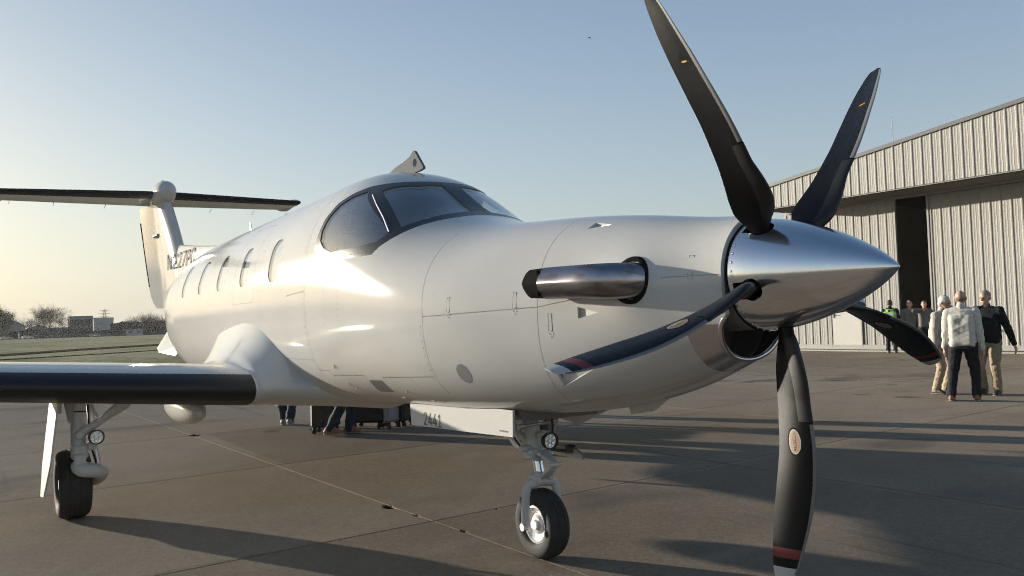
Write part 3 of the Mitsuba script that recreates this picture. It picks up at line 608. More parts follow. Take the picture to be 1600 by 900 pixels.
put(NG, 'steering_bracket', cat(rbox((-2.46, -.055, .655), (.10, .07, .07), .01), rbox((-2.47, .05, .65), (.08, .07, .06), .01), cyl((-2.46, -.13, .69), (-2.46, -.04, .69), .020, 14), cyl((-2.44, -.085, .64), (-2.40, -.085, .64), .018, 12), rbox((-2.44, 0, .625), (.09, .13, .02), .005)), 'mat_white_gear', 30)
put(NG, 'steering_rod', cat(cyl((-2.43, -.15, .832), (-2.43, .12, .842), .010, 10), cyl((-2.43, -.16, .832), (-2.43, -.13, .833), .018, 10), cyl((-2.43, .10, .842), (-2.43, .14, .843), .018, 10)), 'mat_steel', 30)
put(NG, 'drag_strut', cat(cyl((-2.50, -.04, .70), (-2.78, -.10, .97), .022, 12), cyl((-2.50, .04, .70), (-2.78, .10, .97), .022, 12), rbox((-2.64, 0, .86), (.03, .18, .03), .006)), 'mat_white_gear', 30)
put(NG, 'hydraulic_hose', cat(tube(CubicSpline(np.arange(4), np.array([(-2.49, .05, .95), (-2.40, .075, .86), (-2.40, .07, .74), (-2.45, .05, .64)]))(np.linspace(0, 3, 20)), .007, 8), tube(CubicSpline(np.arange(4), np.array([(-2.60, -.06, .93), (-2.60, -.10, .84), (-2.57, -.10, .75), (-2.50, -.08, .68)]))(np.linspace(0, 3, 20)), .006, 8)), 'mat_rubber', True)
put(NG, 'fork_bolts', cat(*[cyl((-2.375 + .0, y, z), (-2.368, y, z), .009, 8) for y, z in ((-.045, .53), (-.045, .495), (.03, .505), (-.055, .66), (.05, .655))] + [cyl((-2.435, sg * .115, .215), (-2.435, sg * .155, .215), .024, 12) for sg in (-1, 1)]), 'mat_steel', 30)
wheel(NG, (-2.435, 0, .216), .216, .155, 'nose_wheel')
lamp(NG, (-2.34, .015, .738), .050, (1, -.12, .02))
put(NG, 'lamp_bracket', rbox((-2.40, .01, .745), (.08, .06, .10), .01), 'mat_white_gear')
put(PL, 'nose_wheel_well', cat(box((-2.85, 0, .945), (1.30, .58, .03)), box((-2.20, 0, .93), (.02, .56, .07))), 'mat_well')
scene['mat_well'] = diffuse(.16, .16, .16)
def belly(x, y):
    zt, zb, w, zc, nu, nl = sec(np.array([x])); return float(zc - (zc - zb) * (1 - abs(y / w) ** nl) ** (1 / nl))
D0 = [(-2.228, .965), (-2.236, .808), (-2.9, .785), (-3.54, .767), (-3.56, .955)]
dm = prism(Polygon(D0), -.335, -.318, 'y')
DG = put(PL, 'nose_gear_door', dm, 'mat_white_paint', False, label='starboard nose gear door stencilled 2441')
tx = text_mesh('2441', .088, .002); b0 = tx.bounds; tx.apply_scale((.25 / (b0[1][0] - b0[0][0]), 1, 1))
tx.apply_transform(np.array([[1, 0, 0, -3.355], [0, 0, -1, -.3355], [0, 1, 0, .784], [0, 0, 0, 1.0]])); put(DG, 'number', tx, 'mat_grey_mark', False, label='grey digits 2441 on the door')
put(DG, 'hinge', cat(*[cyl((x, -.31, .93), (x + .09, -.31, .93), .014, 10) for x in (-2.4, -3.2)]), 'mat_white_gear')
put(DG, 'placard', box((-2.33, -.3365, .835), (.09, .002, .010)), 'mat_grey_mark', False)
pts_ = []
for x in np.linspace(-3.55, -2.50, 16):
    e = max(0, (-3.15 - x) / .33); zlo = .555 + .14 * e ** 2; zhi = .645 + .295 * float(np.clip((-2.75 - x) / .45, 0, 1)) ** 1.3
    for t in np.linspace(0, 1, 8):
        z = zhi * (1 - t) + zlo * t; pts_.append((x, .33 + .10 * math.sin(t * 1.7) - .02 * t, z))
pts_ = np.array(pts_); fq = grid_faces(16, 8, False); n2 = len(pts_)
inner_ = pts_ + (0, -.016, 0)
PD = put(PL, 'nose_gear_door', trimesh.Trimesh(np.vstack([pts_, inner_]), np.vstack([fq, fq[:, ::-1] + n2]), process=False), 'mat_white_gear', True, label='low curved port nose gear door with black rubber edge')
put(PD, 'rubber_seal', tube([(-2.505, .30, .655), (-2.60, .37, .60), (-2.85, .40, .585)], [.035, .03, .018], 10, [.012, .012, .012]), 'mat_rubber', 30)
put(PD, 'door_rod', cyl((-2.80, .10, .68), (-2.51, .33, .665), .007, 8), 'mat_steel')
put(PL, 'belly_scoop', hull([(-1.30, .04, 1.075), (-1.45, .20, 1.055), (-1.64, .04, 1.01), (-1.80, .20, .985), (-1.635, .06, .953), (-1.47, .07, .982), (-1.70, .18, .945), (-1.56, .18, .975)]), 'mat_white_paint', False)
put(PL, 'belly_keel', hull([(-2.05, .30, .95), (-2.05, .32, .95), (-2.75, .30, .92), (-2.75, .32, .92), (-2.72, .33, .83), (-2.45, .33, .80), (-2.72, .35, .83), (-2.45, .35, .80)]), 'mat_white_paint', False)
# main gear
for s in (-1, 1):
    Y = lambda y: s * y
    MG = put(PL, 'main_gear_leg', cat(cyl((-5.60, Y(2.25), 1.05), (-5.60, Y(2.25), .57), .055, 24), cyl((-5.64, Y(2.30), 1.05), (-5.62, Y(2.27), .80), .065, 16, .05)), 'mat_white_gear', 30)
    put(MG, 'knuckle', cat(rbox((-5.60, Y(2.245), .56), (.13, .12, .13), .02), rbox((-5.52, Y(2.25), .50), (.06, .085, .10), .01), rbox((-5.58, Y(2.16), .60), (.06, .06, .07), .01)), 'mat_white_gear', 30)
    P = CubicSpline(np.arange(5), np.array([(-5.56, Y(2.25), .46), (-5.50, Y(2.20), .42), (-5.52, Y(2.11), .40), (-5.66, Y(2.09), .34), (-5.82, Y(2.12), .29)]))(np.linspace(0, 4, 24))
    put(MG, 'trailing_arm', tube(P, np.linspace(.062, .048, 24), 16), 'mat_white_gear', 30)
    put(MG, 'shock_strut', cat(cyl((-5.72, Y(2.15), .92), (-5.66, Y(2.13), .60), .030, 14), cyl((-5.66, Y(2.13), .60), (-5.62, Y(2.10), .40), .022, 14)), 'mat_steel', 30)
    put(MG, 'drag_brace', cat(hull(np.vstack([trimesh.creation.icosphere(1, .036).vertices * (.6, 1, 1) + (-5.53, Y(2.25), .70), trimesh.creation.icosphere(1, .030).vertices * (.6, 1, 1) + (-5.53, Y(2.10), .795)])),
        hull(np.vstack([trimesh.creation.icosphere(1, .026).vertices * (.6, 1, 1) + (-5.53, Y(2.10), .795), trimesh.creation.icosphere(1, .05).vertices * (.6, 1, 1) + (-5.53, Y(1.92), .925)])),
        cyl((-5.49, Y(2.25), .70), (-5.57, Y(2.25), .70), .026, 14), cyl((-5.50, Y(2.10), .795), (-5.56, Y(2.10), .795), .022, 14), cyl((-5.53, Y(2.12), .83), (-5.54, Y(2.17), .93), .012, 8)), 'mat_white_gear', 30)
    put(MG, 'brake_line', cat(tube([(-5.60, Y(2.18), .93), (-5.57, Y(2.175), .75), (-5.58, Y(2.17), .62), (-5.60, Y(2.13), .48), (-5.70, Y(2.1), .36)], .008, 8), cyl((-5.53, Y(2.20), .88), (-5.53, Y(2.29), .885), .005, 6)), 'mat_rubber', True)
    lamp(MG, (-5.48, Y(2.135), .675), .055, (1, -.1 * s, 0))
    wheel(MG, (-5.82, Y(2.27), .28), .282, .24, 'main_wheel')
    dd = [(-5.36, 1.02), (-6.02, 1.02), (-6.0, .42), (-5.86, .20), (-5.62, .23), (-5.40, .50)]
    dpl = prism(Polygon(dd), 0, .014, 'y'); dpl.apply_transform(np.array([[1, 0, 0, 0], [0, 1, s * -.11, Y(2.41) + s * .11 * .95 - .007], [0, 0, 1, 0], [0, 0, 0, 1.0]]))
    md = put(PL, 'main_gear_door', dpl, 'mat_white_gear', False)
    put(md, 'hinge', cat(cyl((-5.45, Y(2.38), .97), (-5.9, Y(2.38), .97), .016, 10), rbox((-5.5, Y(2.39), .93), (.03, .03, .1), .005)), 'mat_white_gear')
# tail: dorsal fin, fin, rudder, bullet, tailplane, strakes
def stack(secs_): 
    v, f, n, fi, fj, cap = loft_mesh(secs_); return v, f, n, fi, fj, cap
def vfoil(le, te, th, z):
    ch = le - te; x = le - A_X * ch; return np.stack([x, A_Y * th + leany(z) - .30 * np.maximum(-13.36 - x, 0), np.full(AN, z)], -1)
def leany(z): return -.13 * np.clip((np.asarray(z, float) - 2.0) / 1.9, 0, 1)
FT = .30
fin_z = np.linspace(1.9, 3.70, 18)
finle = PchipInterpolator([1.9, 2.6, 3.0, 3.70], [-11.55, -12.0, -12.25, -12.85]); finte = PchipInterpolator([1.9, 2.1, 3.70], [-13.80, -13.97, -14.12])
v, f, n, fi, fj, cap = stack([vfoil(float(finle(z)), float(finte(z)), FT - .06 * (z - 2) / 1.7, z) for z in fin_z])
rud = (np.abs(fj - AN / 2 + .5) < 9) & ~cap
FN = put(PL, 'vertical_fin', sub_dict(v, f, n, ~cap & ~rud, 'mat_white_paint'), None)
RD = put(PL, 'rudder', sub_dict(v, f, n, rud, 'mat_white_paint'), None)
put(RD, 'trim_actuator_fairing', cat(hull(np.vstack([trimesh.creation.icosphere(2, 1).vertices * (.20, .035, .035) + (-13.35, s * .135 - .08, 3.15) for s in (-1, 1)]))), 'mat_grey_paint', True)
put(RD, 'hinge_gap_shade', tube([(-13.99, -.21, 2.3), (-14.10, -.325, 3.45)], .014, 6), 'mat_rubber', False)  # dark tube painting the shade of the rudder hinge gap
dz = np.linspace(0, 1, 10)
dors = []
for x in np.linspace(-9.35, -12.6, 24):
    t = (-9.35 - x) / 3.25; zt = float(sec(np.array([x]))[0][0]); top = zt + (2.98 - zt) * (t * .93) ** .62 * 1.0; wd = .012 + .13 * t ** 1.1; base = zt - .08 - .3 * t
    hgt = top - base; th_ = np.linspace(0, np.pi, 25)
    q = np.stack([np.full(25, x), np.cos(th_) * wd, base + hgt * np.sin(th_)], -1); dors.append(q)
dv = np.vstack(dors); dv[:, 1] += leany(dv[:, 2]); df = grid_faces(24, 25, False)
put(PL, 'dorsal_fin', trimesh.Trimesh(dv, df, process=False), 'mat_white_paint', True)
bx = np.linspace(0, 1, 26); br = .195 * np.sin(np.pi * np.clip(bx, 0, 1) ** .55) ** .75
bm = lathe(np.stack([np.maximum(br, .002), bx * -1.75], -1), 36, 'x'); bm.apply_scale((1, .95, 1.05)); bm.apply_translation((-12.62, -.13, 3.86))
if bm.volume < 0: bm.invert()
put(PL, 'tail_bullet', bm, 'mat_white_paint', True, label='rounded white bullet fairing on top of the fin')
put(PL, 'beacon', trimesh.creation.icosphere(2, .045).apply_translation((-13.1, -.13, 4.045)), 'mat_white_mark', True)
secs = []
for y in np.linspace(-2.52, 2.52, 31):
    a = abs(y) / 2.52; ch = 1.10 - .33 * a; e = 1 if a < .97 else .8
    secs.append(foil(-12.98 - .36 * a, ch, .11 * e, y - .13, 3.85 + .015 * y, .075))
v, f, n, fi, fj, cap = loft_mesh(secs); n_ = n
midy = (np.linspace(-2.52, 2.52, 31)[fi.clip(0, 29)] + np.linspace(-2.52, 2.52, 31)[(fi.clip(0, 29) + 1)]) / 2
bt_ = ((fj < 6) | (fj >= AN - 8)) & ~cap & (np.abs(midy) > .16)
TP = put(PL, 'tailplane', sub_dict(v, f, n, ~bt_ & ~cap, 'mat_white_paint'), None)
put(TP, 'deicing_boot', sub_dict(v, f, n, bt_, 'mat_boot', .002), None)
put(TP, 'tip_cap', trimesh.Trimesh(v, f[cap], process=True), 'mat_white_paint', False)
for s in (-1, 1): put(TP, 'elevator_horn', hull(np.vstack([trimesh.creation.icosphere(1, 1).vertices * (.28, .13, .045) + (-13.62, s * 2.44 - .13, 3.875 + .015 * s * 2.44), trimesh.creation.icosphere(1, 1).vertices * (.1, .12, .03) + (-14.15, s * 2.44 - .13, 3.80 + .015 * s * 2.44)])), 'mat_white_paint', True)
for s in (-1, 1):
    for y in (.9, 1.7, 2.35): put(TP, 'static_wick', cyl((-14.02 - .0 * y, s * y, 3.77), (-14.22, s * y, 3.72), .004, 5), 'mat_gap_shade_and_wick')
for s in (-1, 1):
    a = np.array([(-10.75, s * .34, 1.28), (-12.1, s * .20, 1.60), (-12.15, s * .42, 1.22), (-11.75, s * .47, 1.16), (-10.9, s * .40, 1.12)])
    put(PL, 'ventral_strake', hull(np.vstack([a, a + (0, s * .025, .01)])), 'mat_white_paint', False)
scene['mat_reg_mark'] = diffuse(.30, .29, .28)
# registration letters on the dorsal fin
for s in (-1, 1):
    tx = text_mesh('N227PC', .25, .002); tx.apply_scale((1.12, 1, 1)); v_ = np.array(tx.vertices); v_[:, 0] += v_[:, 1] * .25; tx.vertices = v_; tx = trimesh.Trimesh(*trimesh.remesh.subdivide_to_size(tx.vertices, tx.faces, .035), process=False); v_ = np.array(tx.vertices)
    wtx = tx.bounds[1][0]; x0 = -12.62 if s < 0 else -12.62 + wtx
    v_ = np.array(tx.vertices); px = x0 + v_[:, 0] * (1 if s < 0 else -1); pz = 2.50 + v_[:, 1]
    def side_y(x, z):
        t = (-9.35 - x) / 3.25; zt = sec(x)[0]; top = zt + (2.98 - zt) * (np.clip(t, 0, 1) * .93) ** .62; wd = .012 + .13 * np.clip(t, 0, 1) ** 1.1; base = zt - .08 - .3 * t
        sn = np.clip((z - base) / (top - base), 0, 1); d1 = np.sqrt(1 - sn ** 2) * wd
        le = finle(z); te = finte(z); xc = np.clip((le - x) / (le - te), 0, 1); d2 = np.interp(xc, ax_, ay_) * (FT - .06 * (z - 2) / 1.7)
        return np.maximum.reduce([d1, np.where(x < le, d2, 0), np.where(z < sec(x)[0], hw(x, z), 0)])
    q = np.stack([px, s * (side_y(px, pz) + .009 + v_[:, 2]) + leany(pz), pz], -1)
    put(PL, 'registration', trimesh.Trimesh(q, tx.faces if s < 0 else tx.faces[:, ::-1], process=False), 'mat_reg_mark', False, label='slanted registration letters N227PC on the tail')
# roof antennas, and a fin added in place of a winglet behind
scene['mat_badge'] = diffuse(.05, .05, .055)
scene['mat_antenna'] = diffuse(.17, .175, .18)
am = prism(Polygon([(-4.52, 2.70), (-4.50, 2.765), (-4.345, 2.800), (-4.20, 2.820), (-4.10, 2.838), (-4.04, 2.868), (-4.025, 2.880), (-4.0, 2.872), (-3.862, 2.722), (-3.867, 2.708), (-3.94, 2.700)]), -.012, .012, 'y')
AT = put(PL, 'stand_in_fin', am, 'mat_antenna', False, label='grey triangular fin added on the cockpit roof for a winglet behind')
put(AT, 'round_badge', cyl((-4.0, -.0135, 2.778), (-4.0, .0135, 2.778), .032, 32), 'mat_badge', 30)
for x, h, d in ((-5.47, .10, .08), (-8.38, .22, .12)):
    zt = float(sec(np.array([x]))[0][0])
    put(PL, 'blade_antenna', hull([(x, -.006, zt - .02), (x, .006, zt - .02), (x - .14, 0, zt - .02), (x - d, -.005, zt + h), (x - d, .005, zt + h), (x - d - .05, 0, zt + h)]), 'mat_white_gear', False)
zb_ = float(sec(np.array([-7.4]))[1][0]); put(PL, 'blade_antenna', hull([(-7.4, -.006, zb_ + .02), (-7.4, .006, zb_ + .02), (-7.62, 0, zb_ + .02), (-7.6, 0, zb_ - .2), (-7.7, 0, zb_ - .2)]), 'mat_white_gear', False)
# ------------------------------------------------------------------ ground
GR = thing('grass_field', 'wide dry winter grass field beyond the apron reaching the far tree line', 'grass', kind='structure')
gx = np.r_[np.linspace(-3000, -600, 8), np.linspace(-500, -33.5, 90), np.linspace(-20, 3000, 12)]; gy = np.r_[np.linspace(-3000, -300, 8), np.linspace(-200, 200, 81), np.linspace(300, 3000, 8)]
X, Yg = np.meshgrid(gx, gy, indexing='ij'); Zg = -.06 + .10 * meshkit.fbm(np.stack([X * .05, Yg * .05, X * 0], -1), 3) * np.clip((-34 - X) / 20, 0, 1) * np.clip((X + 600) / 200, 0, 1)
put(GR, None, trimesh.Trimesh(np.stack([X, Yg, Zg], -1).reshape(-1, 3), grid_faces(len(gx), len(gy), False), process=False), 'mat_grass', True)
ST = thing('dirt_track', 'dark rutted vehicle track crossing the grass field', 'track', kind='structure')
trk = []
for pts, wd in (([(-60, -14), (-72, -.6), (-82, 5.5), (-92, 16), (-110, 34), (-150, 80)], 1.0), ([(-62, -14), (-76, .2), (-87, 7), (-99, 18), (-118, 38), (-160, 88)], .8), ([(-50, -20), (-62, 5), (-70, 12), (-84, 24), (-120, 60)], .5)):
    P = CubicSpline(np.arange(len(pts)), np.array(pts, float))(np.linspace(0, len(pts) - 1, 60)); t = np.gradient(P, axis=0); nn = np.stack([-t[:, 1], t[:, 0]], -1); nn /= np.linalg.norm(nn, axis=1)[:, None]
    ww = wd * (.6 + .8 * meshkit.noise(np.stack([P[:, 0] * .2, P[:, 1] * .2, P[:, 0] * 0], -1)))[:, None]
    rows = [np.c_[P + nn * ww * k, np.full(60, .055 if abs(k) < 1 else .02)] for k in (-1, -.5, 0, .5, 1)]
    m = trimesh.Trimesh(np.stack(rows, 1).reshape(-1, 3), grid_faces(60, 5, False), process=False); trk.append(m)
put(ST, None, cat(trk), 'mat_soil', True)
AP = thing('apron', 'weathered concrete aircraft apron laid in square slabs', 'apron', kind='structure')
put(AP, None, cat(box((-1, 20, -.03), (67, 130, .03))), 'mat_joint', False)
ROT = math.radians(2.0); S0 = 3.36
def slab_xy(p): c, s_ = math.cos(ROT), math.sin(ROT); p = np.asarray(p, float); return np.stack([-3.74 + p[:, 0] * c - p[:, 1] * s_, -.08 + p[:, 0] * s_ + p[:, 1] * c], -1)
spall = [Point(-4.42, -.13).buffer(.05).union(Point(-4.33, -.12).buffer(.035)), Point(-3.98, -.09).buffer(.03), Point(-3.34, -.05).buffer(.035), Point(-3.75, .5).buffer(.02), Point(-10.45, -.27).buffer(.10)]
def slab_mesh(i, j):
    g = .006; q = slab_xy([(i * S0 + g, j * S0 + g), ((i + 1) * S0 - g, j * S0 + g), ((i + 1) * S0 - g, (j + 1) * S0 - g), (i * S0 + g, (j + 1) * S0 - g)])
    P = Polygon(q)
    for sp in spall:
        if P.intersects(sp):
            r_ = np.random.default_rng(1000 + i * 31 + j * 7); c = sp.centroid; P = P.difference(Polygon([(c.x + math.cos(a) * r * sp.area ** .5 * .9, c.y + math.sin(a) * r * sp.area ** .5 * .5) for a, r in zip(np.arange(9) * .698, r_.uniform(.5, 1.1, 9))]).buffer(0).union(sp.buffer(-.012)))
    if P.geom_type != 'Polygon': P = max(P.geoms, key=lambda a: a.area)
    top = P.buffer(-.003, join_style=2)
    m = trimesh.creation.extrude_polygon(P, .0165, engine='earcut'); m.apply_translation((0, 0, -.0195))
    t2 = trimesh.creation.extrude_polygon(top, .003, engine='earcut'); t2.apply_translation((0, 0, -.003))
    return cat(m, t2)
for i in range(-9, 4):
    for j in range(-5, 7):
        put(AP, 'slab', slab_mesh(i, j), 'mat_concrete', False)
far = []
for i in range(-9, 10):
    for j in range(-13, 25):
        if -9 <= i < 4 and -5 <= j < 7: continue
        q = slab_xy([(i * S0 + .006, j * S0 + .006), ((i + 1) * S0 - .006, (j + 1) * S0 - .006)]); c = q.mean(0)
        if c[1] > 23 + 3 and -18 < c[0] < 14: continue
        far.append(box((c[0], c[1], -.01), (S0 - .012, S0 - .012, .02), ROT))
put(AP, 'far_slabs', cat(far), 'mat_concrete', False, kind='stuff')

# ------------------------------------------------------------------ hangar
HG = thing('hangar', 'cream corrugated metal aircraft hangar with tall sliding doors and a deep gabled fascia', 'hangar')
HA = math.radians(1.0); HO = np.array([-12.7, 23.1, 0.0])
HM = np.eye(4); HM[:3, 0] = [math.cos(HA), math.sin(HA), 0]; HM[:3, 1] = [-math.sin(HA), math.cos(HA), 0]; HM[:3, 3] = HO     # local: u right, v into the hangar, z up
def H(m): m = m.copy(); m.apply_transform(HM); return m
def clad_fn(p, n, uv):
    s = fbm(p.x * .6, p.y * .6, p.z * .35, octaves=4); d = smoothstep(.66, .9, fbm(p.x * 3, p.y * 3, p.z * .7, octaves=4)); g = noise(p.x * 30, p.y * 30, p.z * 9)
    c = mix((.40, .385, .345), (.455, .44, .40), s * .9 + g * .1)
    return mix(c, (.40, .37, .31), d * .3)
scene['mat_cladding'] = two({'type': 'roughplastic', 'distribution': 'ggx', 'alpha': .22, 'int_ior': 1.45, 'diffuse_reflectance': proc(clad_fn)})
scene['mat_flashing'] = princ((.13, .13, .135), .5)
scene['mat_dark_wall'] = diffuse(.32, .31, .29)
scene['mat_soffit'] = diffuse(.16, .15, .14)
scene['mat_trim'] = princ((.30, .29, .27), .5)
scene['mat_door_leaf'] = princ((.46, .445, .405), .4)
PIT = .305
# trapezoid rib sheet: one pan plus rib, facing -v
RP = [(0, 0), (.022, 0), (.046, -.022), (.080, -.022), (.104, 0), (.150, 0), (.156, -.0035), (.174, -.0035), (.182, 0), (.224, 0), (.232, -.0035), (.250, -.0035), (.258, 0), (PIT, 0)]
def sheet(u0, v0, zb_, zt0_, zt1_, w=PIT):
    a = np.array(RP) * [w / PIT, 1]; k = len(a); zt = zt0_ + (zt1_ - zt0_) * a[:, 0] / w
    v = np.vstack([np.c_[a[:, 0] + u0, a[:, 1] + v0, np.full(k, zb_)], np.c_[a[:, 0] + u0, a[:, 1] + v0, zt]])
    f = [];
    for i in range(k - 1): f += [[i, i + 1, k + i + 1], [i, k + i + 1, k + i]]
    return H(trimesh.Trimesh(v, f, process=False))
def roofz(u): return 6.62 + .129 * min(u, 9.0) - (.129 * max(u - 9.0, 0))
FA = put(HG, 'fascia', H(box((4.6, -1.52, 5.245), (19.6, .10, .03))), 'mat_trim', False)
for k in range(64):
    u = -5.2 + k * PIT
    put(FA, 'cladding_panel', sheet(u, -1.60, 5.26, roofz(u), roofz(u + PIT)), 'mat_cladding', False)
put(FA, 'fascia_backing', H(prism(Polygon([(-5.2, 5.25), (14.32, 5.25), (14.32, roofz(14.32)), (9, roofz(9)), (-5.2, roofz(-5.2))]), -1.56, -1.50, 'y')), 'mat_dark_wall', False)
put(HG, 'roof', H(cat(*[prism(Polygon([(a, roofz(a) + .004), (b, roofz(b) + .004), (b, roofz(b) + .12), (a, roofz(a) + .12)]), -1.66, 22, 'y') for a, b in ((-5.32, 9.0), (9.0, 23.2))])), 'mat_flashing', False, label='dark grey roof edge trim')
for k in range(22):
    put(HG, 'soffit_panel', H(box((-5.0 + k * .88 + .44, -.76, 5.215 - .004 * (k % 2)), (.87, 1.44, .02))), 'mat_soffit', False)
put(HG, 'door_rail', H(cat(box((4.5, -.02, 5.17), (19.2, .06, .07)), box((4.5, -.12, 5.18), (19.2, .05, .05)))), 'mat_trim', False)
LD = put(HG, 'sliding_door', H(cat(box((-3.1, .05, 2.6), (4.4, .04, 5.1)), box((-.90, .0, 2.6), (.07, .09, 5.12)), box((-3.1, -.045, .16), (4.45, .03, .16)))), 'mat_trim', False, label='left cream sliding hangar door with the walk-through door')
for k in range(14):
    u = -5.25 + k * PIT * 1.0
    if u + PIT > -.92: break
    inside = -3.52 < u < -2.2
    put(LD, 'cladding_panel', sheet(u, -.005, 2.16 if inside else .22, 5.13, 5.13), 'mat_cladding', False)
put(LD, 'cladding_panel', sheet(-.98, -.005, .22, 5.13, 5.13, .06), 'mat_cladding', False)
WD = put(HG, 'walk_through_door', H(rbox((-2.86, -.02, 1.15), (1.12, .05, 1.96), .006)), 'mat_door_leaf', False, label='plain cream walk-through door in the left sliding door')
put(WD, 'frame', H(cat(box((-3.45, -.03, 1.16), (.05, .07, 2.04)), box((-2.27, -.03, 1.16), (.05, .07, 2.04)), box((-2.86, -.03, 2.16), (1.23, .07, .05)))), 'mat_cladding', False)
put(WD, 'handle', H(cat(rbox((-3.32, -.055, 1.28), (.05, .02, .18), .004), cyl((-3.32, -.06, 1.30), (-3.32, -.11, 1.30), .012, 10), cyl((-3.33, -.105, 1.30), (-3.18, -.105, 1.30), .011, 10))), 'mat_rubber', 30)
RDO = put(HG, 'sliding_door', H(cat(box((4.9, .20, 2.6), (9.4, .04, 5.1)), box((.16, .15, 2.6), (.06, .09, 5.12)), box((4.9, .105, .16), (9.4, .03, .16)))), 'mat_trim', False, label='right cream sliding hangar door')
for k in range(29):
    put(RDO, 'cladding_panel', sheet(.19 + k * PIT, .145, .22, 5.13, 5.13), 'mat_cladding', False)
for c_, s_ in (((-5.27, 10.3, 3.0), (.08, 20.4, 6.0)), ((14.3, 10.3, 3.0), (.08, 20.4, 6.0))): put(HG, 'side_wall', H(box(c_, s_)), 'mat_cladding', False)
put(HG, 'fascia_return', H(box((-5.26, -.75, 5.65), (.06, 1.56, .82))), 'mat_cladding', False)
put(HG, 'end_wall', H(prism(Polygon([(-5.3, 0), (14.3, 0), (14.3, 6.5), (9, 7.6), (-5.3, 5.9)]), 20.4, 20.5, 'y')), 'mat_dark_wall', False)
put(HG, 'door_threshold', H(box((4.5, .06, .03), (19.5, .42, .05))), 'mat_trim', False)
put(HG, 'floor', H(box((4.5, 10.4, .004), (19.4, 20.0, .012))), 'mat_floor', False)
scene['mat_floor'] = diffuse(.22, .21, .20)
put(HG, 'wall_shelf', H(cat(box((-.3, 12.4, 1.6), (1.6, .5, .04)), box((-.3, 12.4, 2.3), (1.6, .5, .04)), box((-1.08, 12.4, 1.3), (.05, .5, 2.6)), box((.48, 12.4, 1.3), (.05, .5, 2.6)), rbox((-.5, 12.3, 1.85), (.6, .4, .42), .02), rbox((.15, 12.3, 2.5), (.4, .4, .3), .02))), 'mat_trim', False)
for u, v_, h in ((-1.95, 2.0, 8.6), (2.75, 2.0, 9.4)):
    z0 = roofz(u) + .12
    k = put(HG, 'roof_aerial', H(cyl((u, v_, z0), (u, v_, h), .018, 8, .008)), 'mat_trim', 30); put(k, 'base', H(cyl((u, v_, z0), (u, v_, z0 + .12), .05, 10)), 'mat_trim', 30)
# ------------------------------------------------------------------ people
ICO = trimesh.creation.icosphere(1, 1.0).vertices; ICO2 = trimesh.creation.icosphere(2, 1.0).vertices
def bone(a, ra, b, rb, sq=(1, 1, 1)):
    return manifold3d.Manifold.hull_points(np.vstack([ICO * ra * np.array(sq) + a, ICO * rb * np.array(sq) + b]).astype(np.float64))
def blob(c, s): return manifold3d.Manifold.hull_points((ICO2 * np.array(s) + c).astype(np.float64))
def fuse(parts, edge=.022, it=6, fold=0.0, seed=0, fs=9.0):
    m = manifold3d.Manifold.batch_boolean(parts, manifold3d.OpType.Add); t = tri(m.refine_to_length(edge))
    t = trimesh.Trimesh(t.vertices, t.faces, process=True)
    trimesh.smoothing.filter_taubin(t, .5, .53, iterations=it)
    if fold:
        v = np.array(t.vertices); n = np.array(t.vertex_normals); g = meshkit.fbm(v * [fs, fs, fs * 1.6] + seed, 3, seed) - .5
        t.vertices = v + n * (g * fold * 2)[:, None]
    return t
def lerp3(a, b, t): return np.array(a) * (1 - t) + np.array(b) * t
def ik(a, b, l1, l2, pole):
    a, b = np.array(a), np.array(b); d = b - a; L = min(np.linalg.norm(d), (l1 + l2) * .999); d = unit(d); x = (l1 ** 2 - l2 ** 2 + L ** 2) / (2 * L); h = math.sqrt(max(l1 ** 2 - x ** 2, 0))
    p = np.array(pole, float); p = p - d * (p @ d); return a + d * x + unit(p) * h
def hand(w, dirn, palm_n, s):
    """Palm, four unequal bent fingers and a thumb leaving the side; w wrist, dirn towards the fingertips."""
    d = unit(dirn); n = unit(np.array(palm_n) - d * (np.array(palm_n) @ d)); x = np.cross(d, n); out = [manifold3d.Manifold.hull_points(np.vstack([ICO * .02 + w] + [ICO * .014 + w + d * .085 + x * .032 * k for k in (-1, 1)]))]
    for k, (o, L) in enumerate(((-.032, .062), (-.011, .074), (.011, .070), (.032, .054))):
        b = w + d * .085 + x * o; m1 = b + d * L * .5 + n * L * .12; m2 = m1 + d * L * .38 + n * L * .32
        out += [bone(b, .0095, m1, .009), bone(m1, .009, m2, .0078)]
    t0 = w + d * .03 + x * .03 * s; t1 = t0 + d * .035 + x * .028 * s + n * .012; out += [bone(t0, .012, t1, .010), bone(t1, .010, t1 + d * .03 + n * .012, .0085)]
    return out
